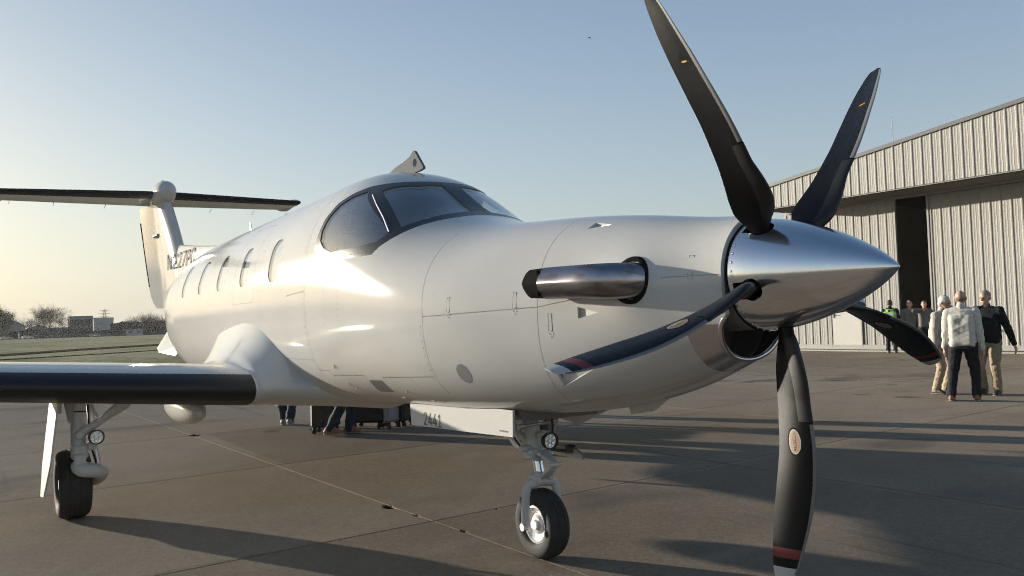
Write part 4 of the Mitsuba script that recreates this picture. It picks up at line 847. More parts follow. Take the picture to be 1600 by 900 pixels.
def person(label, loc, heading, H_=1.75, group=None, hair=None, hair_style='short', top='mat_fleece', bottom='mat_khaki', shoe='mat_shoe_dark', vest=None, lean=0.0, turn=0.0, nod=0.0, hands=None, feet=None, girth=1.0, elbows=None, cap=None, seed=1, twist=0.0):
    """Local frame: x forward, y left. hands/feet: targets (left, right) in that frame for a 1.75 m figure."""
    key = thing('person', label, 'person', group); k = H_ / 1.75
    feet = feet or ((.02, .11, 0), (-.02, -.11, 0)); hands = hands or ((.07, .25, .80), (.07, -.25, .80)); elbows = elbows or ((-1, .35, 0), (-1, -.35, 0))
    hip = np.array([0, 0, .93]) if abs(feet[0][0] - feet[1][0]) < .5 else np.array([0, 0, .90])
    lx = math.sin(lean); chest = hip + np.array([lx * .36, 0, .36 * math.cos(lean)]); neck = hip + np.array([lx * .56, 0, .535 * math.cos(lean)]); head = neck + np.array([lx * .12 + .02 + .05 * nod, 0, .150])
    ct, st_ = math.cos(twist), math.sin(twist); shx = lambda s: np.array([-s * .19 * st_, s * .19 * ct, 0])
    sh = [neck + np.array([-.01, 0, -.065]) + shx(s) for s in (1, -1)]; hp = [hip + np.array([0, s * .095, -.03]) for s in (1, -1)]
    an = [np.array(f, float) + (-.01, 0, .085) for f in feet]; kn = [ik(hp[i], an[i], .43, .42, (1, .12 * (1, -1)[i], 0)) for i in (0, 1)]
    wr = [np.array(h, float) for h in hands]; el = [ik(sh[i], wr[i], .30, .26, elbows[i]) for i in (0, 1)]
    g = girth
    body = [bone(hip, .125 * g, chest, .14 * g, (.8, 1.15, 1)), bone(chest, .12, neck + (0, 0, -.03), .075, (.8, 1.3, 1)), bone(neck + (-.01, 0, -.05), .056, neck + (.01, 0, .075), .050)]
    hd = [];  R = np.array([[math.cos(turn), -math.sin(turn), 0], [math.sin(turn), math.cos(turn), 0], [0, 0, 1]]) @ np.array([[math.cos(nod), 0, math.sin(nod)], [0, 1, 0], [-math.sin(nod), 0, math.cos(nod)]])
    hp_ = lambda *p: head + R @ np.array(p)
    def hb(pts, r): return manifold3d.Manifold.hull_points(np.vstack([ICO * rr + hp_(*p) for p, rr in zip(pts, r)]))
    hd += [manifold3d.Manifold.hull_points((ICO2 * [.094, .075, .10]) @ R.T + hp_(-.008, 0, .03)), hb([(.045, 0, -.045), (.035, .035, -.04), (.035, -.035, -.04), (.0, .045, -.02), (.0, -.045, -.02), (.062, 0, -.082)], [.036, .03, .03, .034, .034, .024]),
           hb([(.088, 0, .022), (.106, 0, -.018), (.09, .014, -.022), (.09, -.014, -.022)], [.008, .010, .008, .008]), hb([(.080, .03, .036), (.083, 0, .034), (.080, -.03, .036)], [.013, .012, .013]), hb([(.083, .022, -.056), (.086, -.022, -.056)], [.010, .010])]
    for s in (1, -1): hd.append(hb([(-.012, s * .076, .02), (-.02, s * .082, -.0), (-.012, s * .078, -.018)], [.013, .012, .009]))
    arms = []; hnds = []
    for i, s in enumerate((1, -1)):
        arms += [bone(sh[i], .055, el[i], .044), bone(el[i], .042, wr[i], .028)]
        hnds += hand(wr[i], wr[i] - el[i] + np.array([0, 0, -.05]), (0, -s, 0), 1 if s < 0 else 1)
    legs = []
    for i in (0, 1): legs += [bone(hp[i], .088 * g, kn[i], .056), bone(kn[i], .054, an[i], .038)]
    bm_ = fuse(body + hd + arms + hnds + legs, .016, 4)
    c, s_ = math.cos(heading), math.sin(heading); M = np.eye(4); M[:3, :3] = np.array([[c, -s_, 0], [s_, c, 0], [0, 0, 1]]) * k; M[:3, 3] = loc
    def place(m): m = m.copy(); m.apply_transform(M); return m
    put(key, 'body', place(bm_), 'mat_skin', True)
    hem = hip + (lx * -.02, 0, -.10)
    def slabh(c, w, d, z): return [ICO * [d, .07, z] + c + (0, sg * (w - .07), 0) for sg in (-1, 1)]
    midt = lerp3(hip, chest, .5)
    jk = [manifold3d.Manifold.hull_points(np.vstack(slabh(hem + (0, 0, .06), .185 * g, .125 * g, .06) + slabh(midt, .18 * g, .128 * g, .05))), manifold3d.Manifold.hull_points(np.vstack(slabh(midt, .18 * g, .128 * g, .05) + slabh(chest + (0, 0, .04), .195, .125, .06))), manifold3d.Manifold.hull_points(np.vstack([ICO * .135 * np.array((.85, 1.2, .9)) + chest + (0, 0, .06)] + [ICO * .074 + p_ + (0, -.015 * q, -.01) for p_, q in zip(sh, (1, -1))] + [ICO * .066 + neck + (-.01, 0, -.02)]))]
    for i in (0, 1):
        cuff = lerp3(el[i], wr[i], .95); jk += [bone(sh[i], .076, el[i], .063), bone(el[i], .062, cuff, .044)]
    jm = fuse(jk, .02, 5, .016, seed); jk_ = put(key, 'jacket', place(jm), top, True)
    put(jk_, 'collar', place(fuse([bone(neck + (-.015, 0, -.02), .068, neck + (-.01, 0, .035), .063)], .02, 2)), top, True)
    tr = [manifold3d.Manifold.hull_points(np.vstack(slabh(hip + (0, 0, -.0), .165 * g, .105 * g, .06) + slabh(hip + (0, 0, -.10), .175 * g, .115 * g, .05)))]
    for i in (0, 1): tr += [bone(hp[i] + (0, 0, -.03), .104 * g, kn[i], .078), bone(kn[i], .076, an[i] + (.0, 0, .0), .067)]
    put(key, 'trousers', place(fuse(tr, .02, 5, .018, seed + 3, 11.0)), bottom, True)
    for i in (0, 1):
        f = np.array(feet[i], float); up = f[2]
        sp_ = manifold3d.Manifold.hull_points(np.vstack([ICO * [.05, .042, .035] + f + (-.055, 0, .045), ICO * [.05, .046, .028] + f + (.12, 0, .034), ICO * [.04, .045, .03] + f + (.03, 0, .085), ICO * [.035, .035, .03] + f + (-.03, 0, .105)]))
        sk = put(key, 'shoe', place(fuse([sp_], .02, 3)), shoe, True)
        put(sk, 'sole', place(hull(np.vstack([ICO * [.055, .044, .010] + f + (-.055, 0, .012), ICO * [.06, .05, .010] + f + (.12, 0, .012)]))), 'mat_sole', 30)
    if hair:
        if hair_style == 'bald':
            cap_ = [manifold3d.Manifold.hull_points((ICO2 * [.075, .079, .05]) @ R.T + hp_(-.030, 0, .00))]
        elif hair_style == 'full': cap_ = [manifold3d.Manifold.hull_points((ICO2 * [.099, .083, .10]) @ R.T + hp_(-.020, 0, .045)), manifold3d.Manifold.hull_points((ICO2 * [.06, .078, .06]) @ R.T + hp_(-.05, 0, -.02))]
        else: cap_ = [manifold3d.Manifold.hull_points((ICO2 * [.094, .079, .085]) @ R.T + hp_(-.020, 0, .052)), manifold3d.Manifold.hull_points((ICO2 * [.055, .074, .05]) @ R.T + hp_(-.05, 0, -.005))]
        put(key, 'hair', place(fuse(cap_, .012, 2, .006, seed, 60.0)), hair, True)
    for s in (1, -1): put(key, 'eye', place(trimesh.creation.icosphere(1, .009).apply_translation(hp_(.083, s * .031, .022))), 'mat_dark_cloth', True)
    if vest:
        vk = [manifold3d.Manifold.hull_points(np.vstack(slabh(hem + (0, 0, .08), .205 * g, .14 * g, .05) + slabh(midt, .195 * g, .143 * g, .05))), manifold3d.Manifold.hull_points(np.vstack(slabh(midt, .195 * g, .143 * g, .05) + slabh(chest + (0, 0, .04), .205, .14, .06))), manifold3d.Manifold.hull_points(np.vstack([ICO * .145 * np.array((.88, 1.15, .9)) + chest + (0, 0, .06)] + [ICO * .06 + p_ + (0, -.05 * q, .022) for p_, q in zip(sh, (1, -1))]))]
        vm = fuse(vk, .02, 4, .008, seed); vkey = put(key, 'safety_vest', place(vm), vest, True, label='green high-visibility vest with pale reflective bands')
        vv_ = np.array(vm.vertices); cc = vv_[np.array(vm.faces)].mean(1); n_ = np.array(vm.face_normals)
        for lo_, hi_ in ((chest[2] - .02, chest[2] + .03), (chest[2] - .22, chest[2] - .17)):
            mk = (cc[:, 2] > lo_) & (cc[:, 2] < hi_); ff_ = np.array(vm.faces)[mk]
            put(vkey, 'reflective_band', place(trimesh.Trimesh(vv_ + np.array(vm.vertex_normals) * .004, ff_, process=True)), 'mat_band', True)
        put(vkey, 'round_print', place(turned(cyl((0, 0, -.006), (0, 0, .006), .035, 20), math.pi / 2, (0, 1, 0)).apply_translation((chest[0] - .150, .0, chest[2] + .10))), 'mat_dark_cloth', 30)
    return key
def cloth(c, amp=.25, sc=26):
    c = [float(x) for x in c]
    def fn(p, n, uv): return mix(tuple(x * (1 - amp) for x in c), tuple(min(x * (1 + amp), .9) for x in c), .6 * fbm(p.x * sc, p.y * sc, p.z * sc, octaves=3) + .4 * noise(p.x * 190, p.y * 190, p.z * 190))
    return two({'type': 'principled', 'base_color': proc(fn), 'roughness': .9, 'specular': .15, 'sheen': .3})
scene['mat_skin'] = princ(proc(lambda p, n, uv: mix((.40, .235, .165), (.50, .31, .225), fbm(p.x * 40, p.y * 40, p.z * 40, octaves=3))), .5, 0, .4)
for nm, c in dict(fleece=(.42, .39, .34), sweater=(.50, .48, .43), khaki=(.36, .29, .20), khaki_dark=(.27, .22, .15), dark_cloth=(.022, .023, .026), navy=(.017, .018, .021), jeans=(.034, .042, .060), grey_cloth=(.15, .145, .14), white_shirt=(.6, .6, .6)).items(): scene['mat_' + nm] = cloth(c)
scene['mat_vest'] = cloth((.30, .62, .16), .15); scene['mat_band'] = princ((.6, .62, .55), .35)
scene['mat_shoe_dark'] = princ((.03, .026, .024), .5); scene['mat_shoe_tan'] = princ((.25, .115, .065), .6); scene['mat_shoe_grey'] = princ((.22, .21, .20), .6); scene['mat_sole'] = princ((.32, .29, .25), .8)
scene['mat_hair_white'] = princ((.46, .45, .43), .8); scene['mat_hair_grey'] = princ((.22, .20, .18), .7); scene['mat_hair_dark'] = princ((.035, .028, .023), .6); scene['mat_hair_stub'] = princ((.17, .125, .10), .7)
CAMXY = np.array([1.765, -3.018])
def facing(p, off=0.0): d = CAMXY - np.array(p[:2]); return math.atan2(d[1], d[0]) + off
G1, G2, G3 = 'men talking on the apron before the hangar', 'people standing at the hangar door', 'people handling baggage behind the airplane'
P_ = (-4.90, 10.03, 0); person('bald man seen from behind in pale grey sweater, black trousers and tan boots', P_, facing(P_, math.pi - .10), 1.74, G1, 'mat_hair_stub', 'bald', 'mat_sweater', 'mat_dark_cloth', 'mat_shoe_tan', feet=((-.03, .19, 0), (.05, -.16, 0)), hands=((.12, .27, .84), (.02, -.27, .82)), girth=1.06, seed=11, lean=.02)
P_ = (-5.72, 10.86, 0); person('white-haired man in beige pullover and khaki trousers left of the man in the grey sweater', P_, facing(P_, 1.0), 1.68, G1, 'mat_hair_white', 'full', 'mat_fleece', 'mat_khaki', 'mat_shoe_dark', lean=.16, nod=.25, turn=.1, hands=((.22, .24, .88), (.10, -.28, .80)), girth=1.08, seed=21)
P_ = (-5.04, 11.14, 0); person('grey-haired man in black jacket and khaki trousers right of the man in grey sweater', P_, facing(P_, -.30), 1.74, G1, 'mat_hair_grey', 'short', 'mat_navy', 'mat_khaki_dark', 'mat_shoe_dark', hands=((-.04, .37, .84), (.30, -.14, .95)), elbows=((-.6, 1, 0), (-1, -.35, 0)), turn=-.25, nod=.15, lean=.06, girth=1.06, seed=31)
P_ = (-13.55, 22.45, 0); person('man in green high-visibility vest standing with his back turned by the hangar door', P_, facing(P_, math.pi - .2), 1.76, G2, 'mat_hair_dark', 'short', 'mat_dark_cloth', 'mat_dark_cloth', 'mat_shoe_grey', vest='mat_vest', hands=((.08, .30, .86), (.05, -.30, .84)), seed=41, girth=1.05)
P_ = (-13.05, 22.75, 0); person('man in dark grey coat half hidden behind the green vest at the hangar opening', P_, facing(P_, .15), 1.72, G2, 'mat_hair_grey', 'short', 'mat_grey_cloth', 'mat_dark_cloth', seed=51)
P_ = (-12.45, 22.55, 0); person('bearded man in grey jacket raising a hand to his face by the hangar opening', P_, facing(P_, .1), 1.70, G2, 'mat_hair_dark', 'short', 'mat_grey_cloth', 'mat_dark_cloth', hands=((.20, .16, 1.05), (.16, -.10, 1.46)), elbows=((-1, .6, -.4), (.1, -1, -.2)), seed=61)
P_ = (-10.42, 1.05, 0); person('person in jeans walking away behind the airplane, only lower legs showing under the wing root', P_, math.radians(150), 1.74, G3, 'mat_hair_dark', 'short', 'mat_white_shirt', 'mat_jeans', 'mat_shoe_grey', feet=((.22, .09, 0), (-.26, -.10, .06)), seed=71)
P_ = (-8.86, 1.28, 0); person('person in dark jeans stooping over the black cases under the airplane', P_, math.radians(55), 1.72, G3, 'mat_hair_dark', 'short', 'mat_grey_cloth', 'mat_jeans', 'mat_shoe_tan', feet=((.10, .12, 0), (-.12, -.10, .02)), lean=.45, hands=((.42, .20, .72), (.42, -.16, .70)), seed=81)
P_ = (-9.75, 2.85, 0); person('person in dark coat behind the fuselage by the baggage, almost wholly hidden', P_, math.radians(200), 1.78, G3, 'mat_hair_dark', 'short', 'mat_navy', 'mat_dark_cloth', seed=91)
P_ = (-10.2, 3.75, 0); person('person in grey behind the fuselage farthest from the baggage, almost wholly hidden', P_, math.radians(250), 1.76, G3, 'mat_hair_grey', 'short', 'mat_grey_cloth', 'mat_khaki', seed=95)

# ------------------------------------------------------------------ baggage
G4 = 'baggage lined up behind the airplane'
scene['mat_case_black'] = princ((.02, .02, .022), .5); scene['mat_case_grey'] = princ((.24, .24, .25), .45); scene['mat_case_silver'] = princ((.36, .37, .38), .3, .3)
def suitcase(label, c, sz, rz, bsdf, ribs=0, handle=True):
    k = thing('suitcase', label, 'suitcase', G4); M = trimesh.transformations.rotation_matrix(rz, [0, 0, 1]); M[:3, 3] = c; sx, sy, sz_ = sz
    def pl(m): m = m.copy(); m.apply_transform(M); return m
    put(k, 'shell', pl(rbox((0, 0, .085 + sz_ / 2), (sx, sy, sz_), .03)), bsdf, 30)
    for i in range(ribs): put(k, 'rib', pl(rbox((0, 0, .085 + sz_ * (i + .7) / (ribs + .4)), (sx + .014, sy + .014, .018), .006)), bsdf, 30)
    put(k, 'zip_band', pl(rbox((0, 0, .085 + sz_ / 2), (.02, sy + .012, sz_ * .98), .005)), 'mat_rubber', 30)
    for dx in (-1, 1):
        for dy in (-1, 1):
            w = put(k, 'caster', pl(cat(cyl((dx * sx * .36, dy * sy * .38 - .014, .032), (dx * sx * .36, dy * sy * .38 + .014, .032), .032, 16), rbox((dx * sx * .36, dy * sy * .38, .065), (.04, .045, .045), .008))), 'mat_rubber', 30)
    if handle: put(k, 'pull_handle', pl(tube([(-sx * .3, 0, sz_ + .07), (-sx * .3, 0, sz_ + .12), (sx * .3, 0, sz_ + .12), (sx * .3, 0, sz_ + .07)], .011, 8)), 'mat_rubber', 30)
    return k
suitcase('tall black upright case on casters left of the stooping person', (-9.22, 1.20, 0), (.36, .26, .66), math.radians(50), 'mat_case_black')
suitcase('wide black case right of the stooping person', (-9.28, 1.90, 0), (.52, .34, .50), math.radians(45), 'mat_case_black', 2)
suitcase('slim mid-grey case between the black case and the silver trunk', (-9.05, 2.14, 0), (.20, .36, .52), math.radians(20), 'mat_case_grey')
suitcase('narrow black case beside the silver trunk', (-9.02, 2.36, 0), (.16, .30, .54), math.radians(20), 'mat_case_black', 0, False)
suitcase('large ribbed silver trunk nearest the nose gear door', (-9.22, 2.66, 0), (.52, .40, .52), math.radians(25), 'mat_case_silver', 6, False)
k = thing('duffel_bag', 'small black duffel bag behind the silver trunk', 'bag', G4)
put(k, 'shell', fuse([bone((-9.05, 3.0, .13), .12, (-9.2, 3.35, .13), .12)], .02, 3, .01, 5), 'mat_case_black', True); put(k, 'strap', tube([(-9.06, 3.02, .24), (-9.1, 3.1, .31), (-9.15, 3.24, .31), (-9.18, 3.32, .24)], .012, 8), 'mat_rubber', True)

# ------------------------------------------------------------------ bird
k = thing('bird', 'small dark bird gliding high in the blue sky', 'bird')
bc = np.array([-32.6, 26.03, 17.06]); BS = .24
fw = unit([1, .4, 0]); sd = np.cross([0, 0, 1], fw)
put(k, 'body', trimesh.creation.icosphere(2, 1).apply_scale((.20 * BS, .055 * BS, .06 * BS)).apply_translation(bc), 'mat_bird', True)
scene['mat_bird'] = diffuse(.03, .03, .035)
for s in (-1, 1):
    a = [bc + BS * np.array(q) for q in (fw * .08 + sd * s * .04, -fw * .08 + sd * s * .04, sd * s * .30 + fw * .07 + (0, 0, .07), sd * s * .30 - fw * .07 + (0, 0, .07), sd * s * .62 - fw * .06 - (0, 0, .09))]
    put(k, 'wing', hull(np.vstack([a, np.array(a) + (0, 0, .012)])), 'mat_bird', False)
# ------------------------------------------------------------------ far edge of the field: trees, buildings, cars
scene['mat_bark'] = diffuse(.085, .07, .055); scene['mat_twig'] = diffuse(.055, .044, .035)
scene['mat_far_dark'] = diffuse(.05, .052, .055); scene['mat_far_grey'] = diffuse(.20, .20, .21); scene['mat_far_pale'] = diffuse(.30, .30, .32); scene['mat_far_roof'] = diffuse(.09, .08, .08); scene['mat_far_glass'] = princ((.05, .06, .07), .1)
scene['mat_needles'] = two({'type': 'diffuse', 'reflectance': proc(lambda p, n, uv: mix((.014, .019, .011), (.032, .04, .021), fbm(p.x * .7, p.y * .7, p.z * .7, octaves=3)))})
UPV = np.array([0, 0, .05])
def branches(base, h, spread, seed, levels=4, r0=.28, n0=5, trunk=.28, upb=.5):
    r = np.random.default_rng(seed); SEG = []
    def seg(a, b, ra, rb, n): SEG.append((*a, *b, ra, rb))
    def nrm3(v): return v / math.sqrt(v[0] * v[0] + v[1] * v[1] + v[2] * v[2])
    def grow(p, d, L, rad, lv):
        n = 3 if lv < levels else 5; steps = 3
        for s in range(steps):
            d = nrm3(d + r.normal(0, .16, 3) + UPV); q = p + d * L / steps; seg(p, q, rad * (1 - s * .18), rad * (1 - (s + 1) * .18), n); p = q
            if lv > 0:
                for _ in range(2 if s < steps - 1 else 3):
                    a = r.normal(0, 1, 3); a -= d * (a @ d); dd = nrm3(d * .75 + nrm3(a) * .75 + UPV * upb * 6); grow(p, dd, L * r.uniform(.5, .75), rad * .5, lv - 1)
    b = np.array(base, float); t = b + (0, 0, h * trunk)
    tk = tube([b, lerp3(b, t, .5) + r.normal(0, .1, 3) * (1, 1, 0), t], [r0 * 1.3, r0, r0 * .85], 8)
    for i in range(n0):
        a = 2 * np.pi * (i + r.uniform(0, .7)) / n0; grow(t + (0, 0, -r.uniform(0, h * .06)), unit([math.cos(a) * spread, math.sin(a) * spread, r.uniform(.8, 1.4)]), h * .36, r0 * .42, levels - 1)
    S = np.array(SEG); a, b_ = S[:, :3], S[:, 3:6]; d = b_ - a; d /= np.linalg.norm(d, axis=1)[:, None]; x = np.cross(d, [.31, .2, .93]); x /= np.linalg.norm(x, axis=1)[:, None]; y = np.cross(d, x); m = len(S)
    th = np.arange(3) * 2 * np.pi / 3; o = np.cos(th)[None, :, None] * x[:, None] + np.sin(th)[None, :, None] * y[:, None]
    V = np.concatenate([a[:, None] + o * S[:, 6, None, None], b_[:, None] + o * S[:, 7, None, None]], 1).reshape(-1, 3)
    f6 = np.array([[0, 1, 4], [0, 4, 3], [1, 2, 5], [1, 5, 4], [2, 0, 3], [2, 3, 5]]); F = (np.arange(m)[:, None, None] * 6 + f6).reshape(-1, 3)
    return tk, trimesh.Trimesh(V, F, process=False)
def bare_tree(name, label, base, h, spread, seed, levels=4, r0=.28, trunk=.28, n0=5, group=None):
    k = thing(name, label, 'tree' if 'tree' in name else 'bush', group); a, b = branches(base, h, spread, seed, levels, r0, n0, trunk); put(k, 'trunk', a, 'mat_bark', True); put(k, 'crown', b, 'mat_twig', False)
def leafy(name, label, base, rad, h, seed, n=1500, cat_='tree', group=None, bsdf='mat_needles', leaf=.35):
    r = np.random.default_rng(seed); k = thing(name, label, cat_, group); b = np.array(base, float); V = []
    cl = [b + np.array([r.normal(0, .42) * rad, r.normal(0, .42) * rad, h * (.32 + .58 * r.beta(1.5, 1.5))]) for _ in range(16)]
    p = np.array(cl)[r.integers(0, 16, n)] + r.normal(0, 1, (n, 3)) * np.array([rad * .22, rad * .22, h * .10]); p[:, 2] = np.maximum(p[:, 2], b[2] + .3)
    V = np.stack([p, p + r.normal(0, leaf, (n, 3)), p + r.normal(0, leaf, (n, 3))], 1).reshape(-1, 3)
    put(k, 'trunk', tube([b, b + (0, 0, h * .6)], [rad * .09 + .1, rad * .04 + .05], 7), 'mat_bark', True)
    put(k, 'crown', trimesh.Trimesh(np.array(V), np.arange(3 * n).reshape(-1, 3), process=False), bsdf, False)
GT = 'bare trees along the far field edge'
leafy('evergreen_tree', 'dark dense evergreen tree at the far left edge behind the pale gabled house', (-417.9, 13.2, 0), 5.5, 13.0, 5, 20000, leaf=.18)
leafy('evergreen_tree', 'second dark evergreen tree partly cut by the left picture edge', (-425, 6.0, 0), 6.0, 11.0, 6, 14000, leaf=.18)
bare_tree('bare_tree', 'large wide-crowned bare winter tree standing alone before the far buildings', (-397.1, 27.3, 0), 15.5, .95, 3, 5, .34, .22, 6)
bare_tree('bare_tree', 'slim bare tree between the gabled house and the large bare tree', (-437, 21.0, 0), 11.5, .5, 8, 4, .2, .25, 4)
bare_tree('bare_tree', 'faint bare tree just left of the large bare tree', (-440, 26.0, 0), 10.5, .6, 9, 4, .2, .25, 4)
bare_tree('bare_tree', 'small bare tree just left of the dark flat-roofed building', (-430, 35.0, 0), 9.0, .6, 10, 4, .18, .25, 4)
for i, (y, h, sp) in enumerate(((58.5, 8.5, .6), (61.5, 10, .7), (64.5, 12.5, .7), (67.0, 13.5, .75), (69.5, 12.0, .7), (72.5, 11.0, .7))):
    bare_tree('bare_tree', ('leftmost and smallest', 'second', 'third', 'tallest', 'fifth', 'rightmost')[i] + ' bare tree, counted from the left, of the clump beside the airplane tail', (-393 - (i % 3) * 5, y, 0), h, sp, 20 + i, 4, .2, .12, 6, 'clump of bare trees by the tail')
def hedge(label, x, y0, y1, h, seed, n, group='hedges along the far field edge', dep=3.0, kind=None):
    r = np.random.default_rng(seed); k = thing('hedge', label, 'hedge', group if kind is None else None, kind); V = []
    ph = r.uniform(0, 9)
    n = n * 10; y = r.uniform(y0, y1, n); top = h * (.55 + .67 * meshkit.fbm(np.stack([y * .11 + ph, y * 0 + ph, y * 0], -1), 3)); p = np.stack([x + r.normal(0, dep * .4, n), y, top * r.beta(1.6, 1.2, n)], -1)
    V = np.stack([p, p + r.normal(0, .2, (n, 3)), p + r.normal(0, .2, (n, 3))], 1).reshape(-1, 3)
    put(k, None, trimesh.Trimesh(np.array(V), np.arange(3 * n).reshape(-1, 3), process=False), 'mat_needles' if seed % 2 else 'mat_brush', False)
scene['mat_brush'] = two({'type': 'diffuse', 'reflectance': proc(lambda p, n, uv: mix((.024, .021, .016), (.05, .042, .03), fbm(p.x * .5, p.y * .5, p.z * .5, octaves=3)))})
hedge('low dark hedge in front of the pale gabled house', -405, 4, 22, 4.5, 31, 3500); hedge('brown scrub below the large bare tree', -402, 21, 36, 4.6, 32, 3000); hedge('dark hedge right of the pale flat-roofed block', -412, 54, 66, 6.5, 33, 3200); hedge('dense dark scrub among the bare trees by the tail', -394, 60, 80, 6.0, 34, 4200); hedge('low scrub at the foot of the dark building', -396, 36, 58, 2.6, 35, 2600)
# buildings
def gable_house(label, x, y0, y1, dep, eave, ridge, wall, roof, wins):
    k = thing('house', label, 'house'); ym = (y0 + y1) / 2
    put(k, 'wall', prism(Polygon([(y0, 0), (y1, 0), (y1, eave), (ym, ridge), (y0, eave)]), x - dep, x, 'x'), wall, False)
    R_ = [prism(Polygon([(a, ea), (b, eb), (b, eb + .25), (a, ea + .25)]), x - dep - .4, x + .5, 'x') for a, ea, b, eb in ((y0 - .6, eave - .35, ym, ridge + .02), (ym, ridge + .02, y1 + .6, eave - .35))]
    put(k, 'roof', cat(R_), roof, False)
    for (a, b, c, d) in wins:
        w = put(k, 'window', box((x + .03, (a + b) / 2, (c + d) / 2), (.08, b - a, d - c)), 'mat_far_glass', False); put(w, 'frame', cat(box((x + .05, (a + b) / 2, d + .05), (.1, b - a + .2, .12)), box((x + .05, (a + b) / 2, c - .05), (.1, b - a + .2, .12))), 'mat_far_pale', False)
    return k
gable_house('pale gabled house behind the low hedge at the far left', -428, 12.0, 21.0, 12, 5.6, 8.3, 'mat_far_pale', 'mat_far_roof', [(13.2, 14.4, 2.2, 3.6), (16, 17.2, 2.2, 3.6), (18.6, 19.8, 2.2, 3.6)])
gable_house('low brown-roofed house between the gabled house and the large bare tree', -432, 22.0, 31.0, 9, 4.2, 6.0, 'mat_far_grey', 'mat_far_roof', [(23.4, 24.6, 1.6, 3.0), (27, 28.2, 1.6, 3.0)])
def block(label, x, y0, y1, dep, h, wall, band, wins, floors=2, name='industrial_building'):
    k = thing(name, label, 'building'); put(k, 'wall', box((x - dep / 2, (y0 + y1) / 2, h / 2), (dep, y1 - y0, h)), wall, False)
    put(k, 'parapet', box((x - dep / 2, (y0 + y1) / 2, h * .93), (dep + .3, y1 - y0 + .3, h * .16)), band, False)
    for f in range(floors):
        for i in range(wins):
            y = y0 + (y1 - y0) * (i + .5) / wins; w = put(k, 'window', box((x + .02, y, 1.8 + f * 2.9), (.08, (y1 - y0) / wins * .55, 1.3)), 'mat_far_glass', False)
            put(w, 'sill', box((x + .08, y, 1.1 + f * 2.9), (.2, (y1 - y0) / wins * .62, .1)), 'mat_far_grey', False)
    return k
block('dark flat-roofed building with a lighter grey roof band beyond the field', -408, 37.0, 46.0, 10, 9.3, 'mat_far_dark', 'mat_far_grey', 5, 2)
block('pale grey-blue flat-roofed block right of the dark building', -437, 50.0, 58.5, 12, 8.9, 'mat_far_pale', 'mat_far_pale', 4, 1)
block('low pale shed with two dark openings near the tail at the field edge', -384, 56.4, 62.7, 3, 2.6, 'mat_far_pale', 'mat_far_pale', 2, 1, 'shed')
block('long low bluish industrial shed below the large bare tree', -418, 28.5, 36.5, 8, 4.6, 'mat_far_grey', 'mat_far_pale', 4, 1, 'shed')
# lattice pylon
k = thing('lattice_pylon', 'thin lattice power pylon rising behind the pale block', 'pylon'); px, py = -791.4, 101.3; m = []
for sx in (-1, 1):
    for sy in (-1, 1): m.append(cyl((px + sx * 2.4, py + sy * 2.4, 0), (px + sx * .4, py + sy * .4, 22.5), .16, 5))
put(k, 'legs', cat(m), 'mat_far_grey', False, kind='stuff')
m = []
for i in range(8):
    z0, z1 = i * 2.7, (i + 1) * 2.7; w0, w1 = 2.4 - 2 * z0 / 22.5, 2.4 - 2 * z1 / 22.5
    for sy in (-1, 1): m += [cyl((px + w0, py - sy * w0, z0), (px + w1, py + sy * w1, z1), .09, 4)]
put(k, 'bracing', cat(m), 'mat_far_grey', False, kind='stuff')
for z, w in ((21.0, 4.2), (18.4, 5.2), (15.8, 4.4)): put(k, 'cross_arm', hull([(px, py - w, z), (px, py + w, z), (px - .3, py, z - .7), (px + .3, py, z - .7), (px, py - w, z + .15), (px, py + w, z + .15)]), 'mat_far_grey', False)
# fence posts and boards, marker post, parked cars
k = thing('boundary_fence', 'long grey boundary fence along the far edge of the field', 'fence')
for i in range(18): put(k, 'fence_panel', box((-388, 22 + i * 3.0 - .02, .8), (.08, 2.9, 1.5)), 'mat_far_dark', False); put(k, 'fence_post', box((-387.9, 20.5 + i * 3.0, .9), (.14, .14, 1.8)), 'mat_far_dark', False)
k = thing('marker_post', 'white marker post standing in the grass at the far left', 'post'); put(k, 'post', cyl((-327.8, 13.5, 0), (-327.8, 13.5, 2.2), .17, 10), 'mat_white_mark', 30); put(k, 'base', cyl((-327.8, 13.5, 0), (-327.8, 13.5, .3), .35, 10), 'mat_far_grey', 30)
def car(label, x, y, bsdf, rz=0.0):
    k = thing('parked_car', label, 'car', 'cars parked beyond the field'); M = trimesh.transformations.rotation_matrix(rz, [0, 0, 1]); M[:3, 3] = (x, y, 0)
    def pl(m): m = m.copy(); m.apply_transform(M); return m
    side = Polygon([(-2.1, .3), (2.1, .3), (2.15, .7), (1.9, .92), (1.0, 1.0), (.5, 1.45), (-.9, 1.48), (-1.6, 1.02), (-2.1, .95)]).buffer(-.05).buffer(.05)
    b = prism(side, -.85, .85, 'x'); put(k, 'body', pl(b), bsdf, 30)
    put(k, 'window', pl(prism(Polygon([(-1.35, 1.03), (.85, 1.03), (.45, 1.4), (-.85, 1.42)]), -.86, .86, 'x')), 'mat_far_glass', False)
    for yy in (-1.3, 1.3):
        for xx in (-.8, .8): put(k, 'wheel', pl(cyl((xx - .1, yy, .32), (xx + .1, yy, .32), .32, 14)), 'mat_tire', 30)
    put(k, 'headlight', pl(box((.5, 2.1, .68), (.4, .1, .16))), 'mat_white_mark', False)
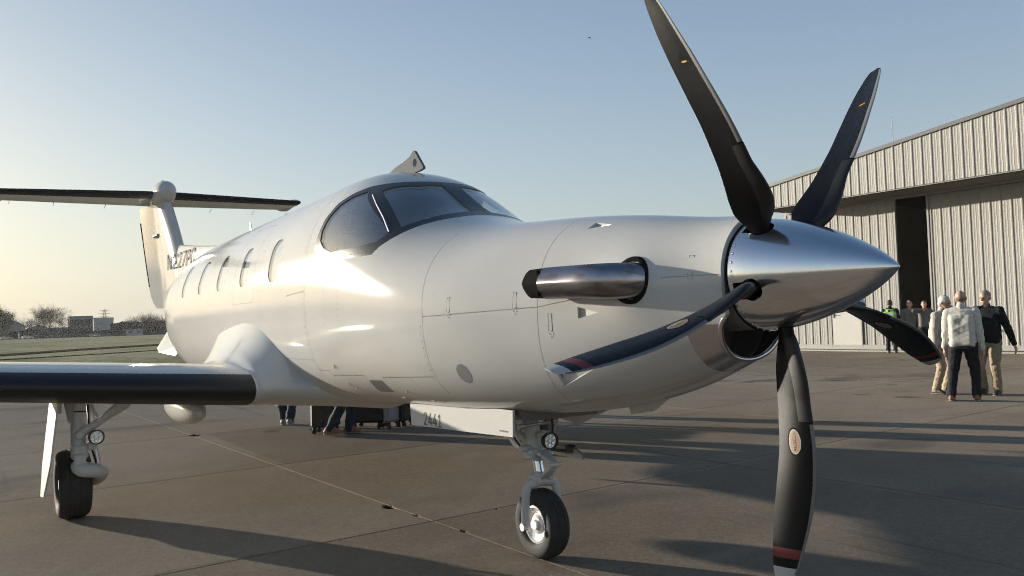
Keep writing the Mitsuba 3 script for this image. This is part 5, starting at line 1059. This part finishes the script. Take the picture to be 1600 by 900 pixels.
scene['mat_car_white'] = plastic((.6, .6, .6), .1); scene['mat_car_silver'] = princ((.4, .42, .45), .3, .5); scene['mat_car_blue'] = plastic((.05, .09, .18), .1)
car('white car parked leftmost at the far field edge', -386, 12.0, 'mat_car_white'); car('silver car parked left of the low brown-roofed house', -386.5, 19.5, 'mat_car_silver', .1); car('pale blue car parked below the large bare tree', -386, 31.0, 'mat_car_blue', .05); car('white car parked before the dark building', -386, 44.0, 'mat_car_white', -.1)
# woodland round the horizon out of frame (mirrored in the fuselage)
WK = thing('distant_woodland', 'low far-off woodland closing the horizon round the airfield', 'woodland', kind='stuff'); r_ = np.random.default_rng(77)
n_ = 9000; a = np.radians(r_.uniform(183, 262, n_)); R_ = 330 + 60 * r_.random(n_); hh = 3.0 + 8.5 * meshkit.fbm(np.stack([a * 22, a * 0 + 1.3, a * 0], -1), 4) ** 1.3
p = np.stack([R_ * np.cos(a), R_ * np.sin(a), hh * r_.beta(1.3, 1.1, n_)], -1); V = np.stack([p, p + r_.normal(0, 1.3, (n_, 3)), p + r_.normal(0, 1.3, (n_, 3))], 1).reshape(-1, 3)
put(WK, None, trimesh.Trimesh(np.array(V), np.arange(len(V)).reshape(-1, 3), process=False), 'mat_brush', False)
# ------------------------------------------------------------------ winter haze over the airfield
scene['haze_medium'] = {'type': 'homogeneous', 'albedo': {'type': 'rgb', 'value': [.95, .95, .95]}, 'sigma_t': .0002}
HZ = thing('haze', 'thin pale winter haze filling the air over the airfield', 'haze', kind='stuff')
scene[HZ] = {'type': 'cube', 'to_world': T().translate([0, 0, 11.4]).scale([3100.0, 3100.0, 12.6]), 'bsdf': {'type': 'null'}, 'interior': {'type': 'ref', 'id': 'haze_medium'}}
scene['camera']['medium'] = {'type': 'ref', 'id': 'haze_medium'}
for k_, d_ in list(scene.items()):
    if isinstance(d_, dict) and d_.get('type') == 'ply':
        w_ = meshkit.WRITTEN[d_['filename']]
        if len(w_[1]) == 0: del scene[k_]; labels.pop(k_, None)
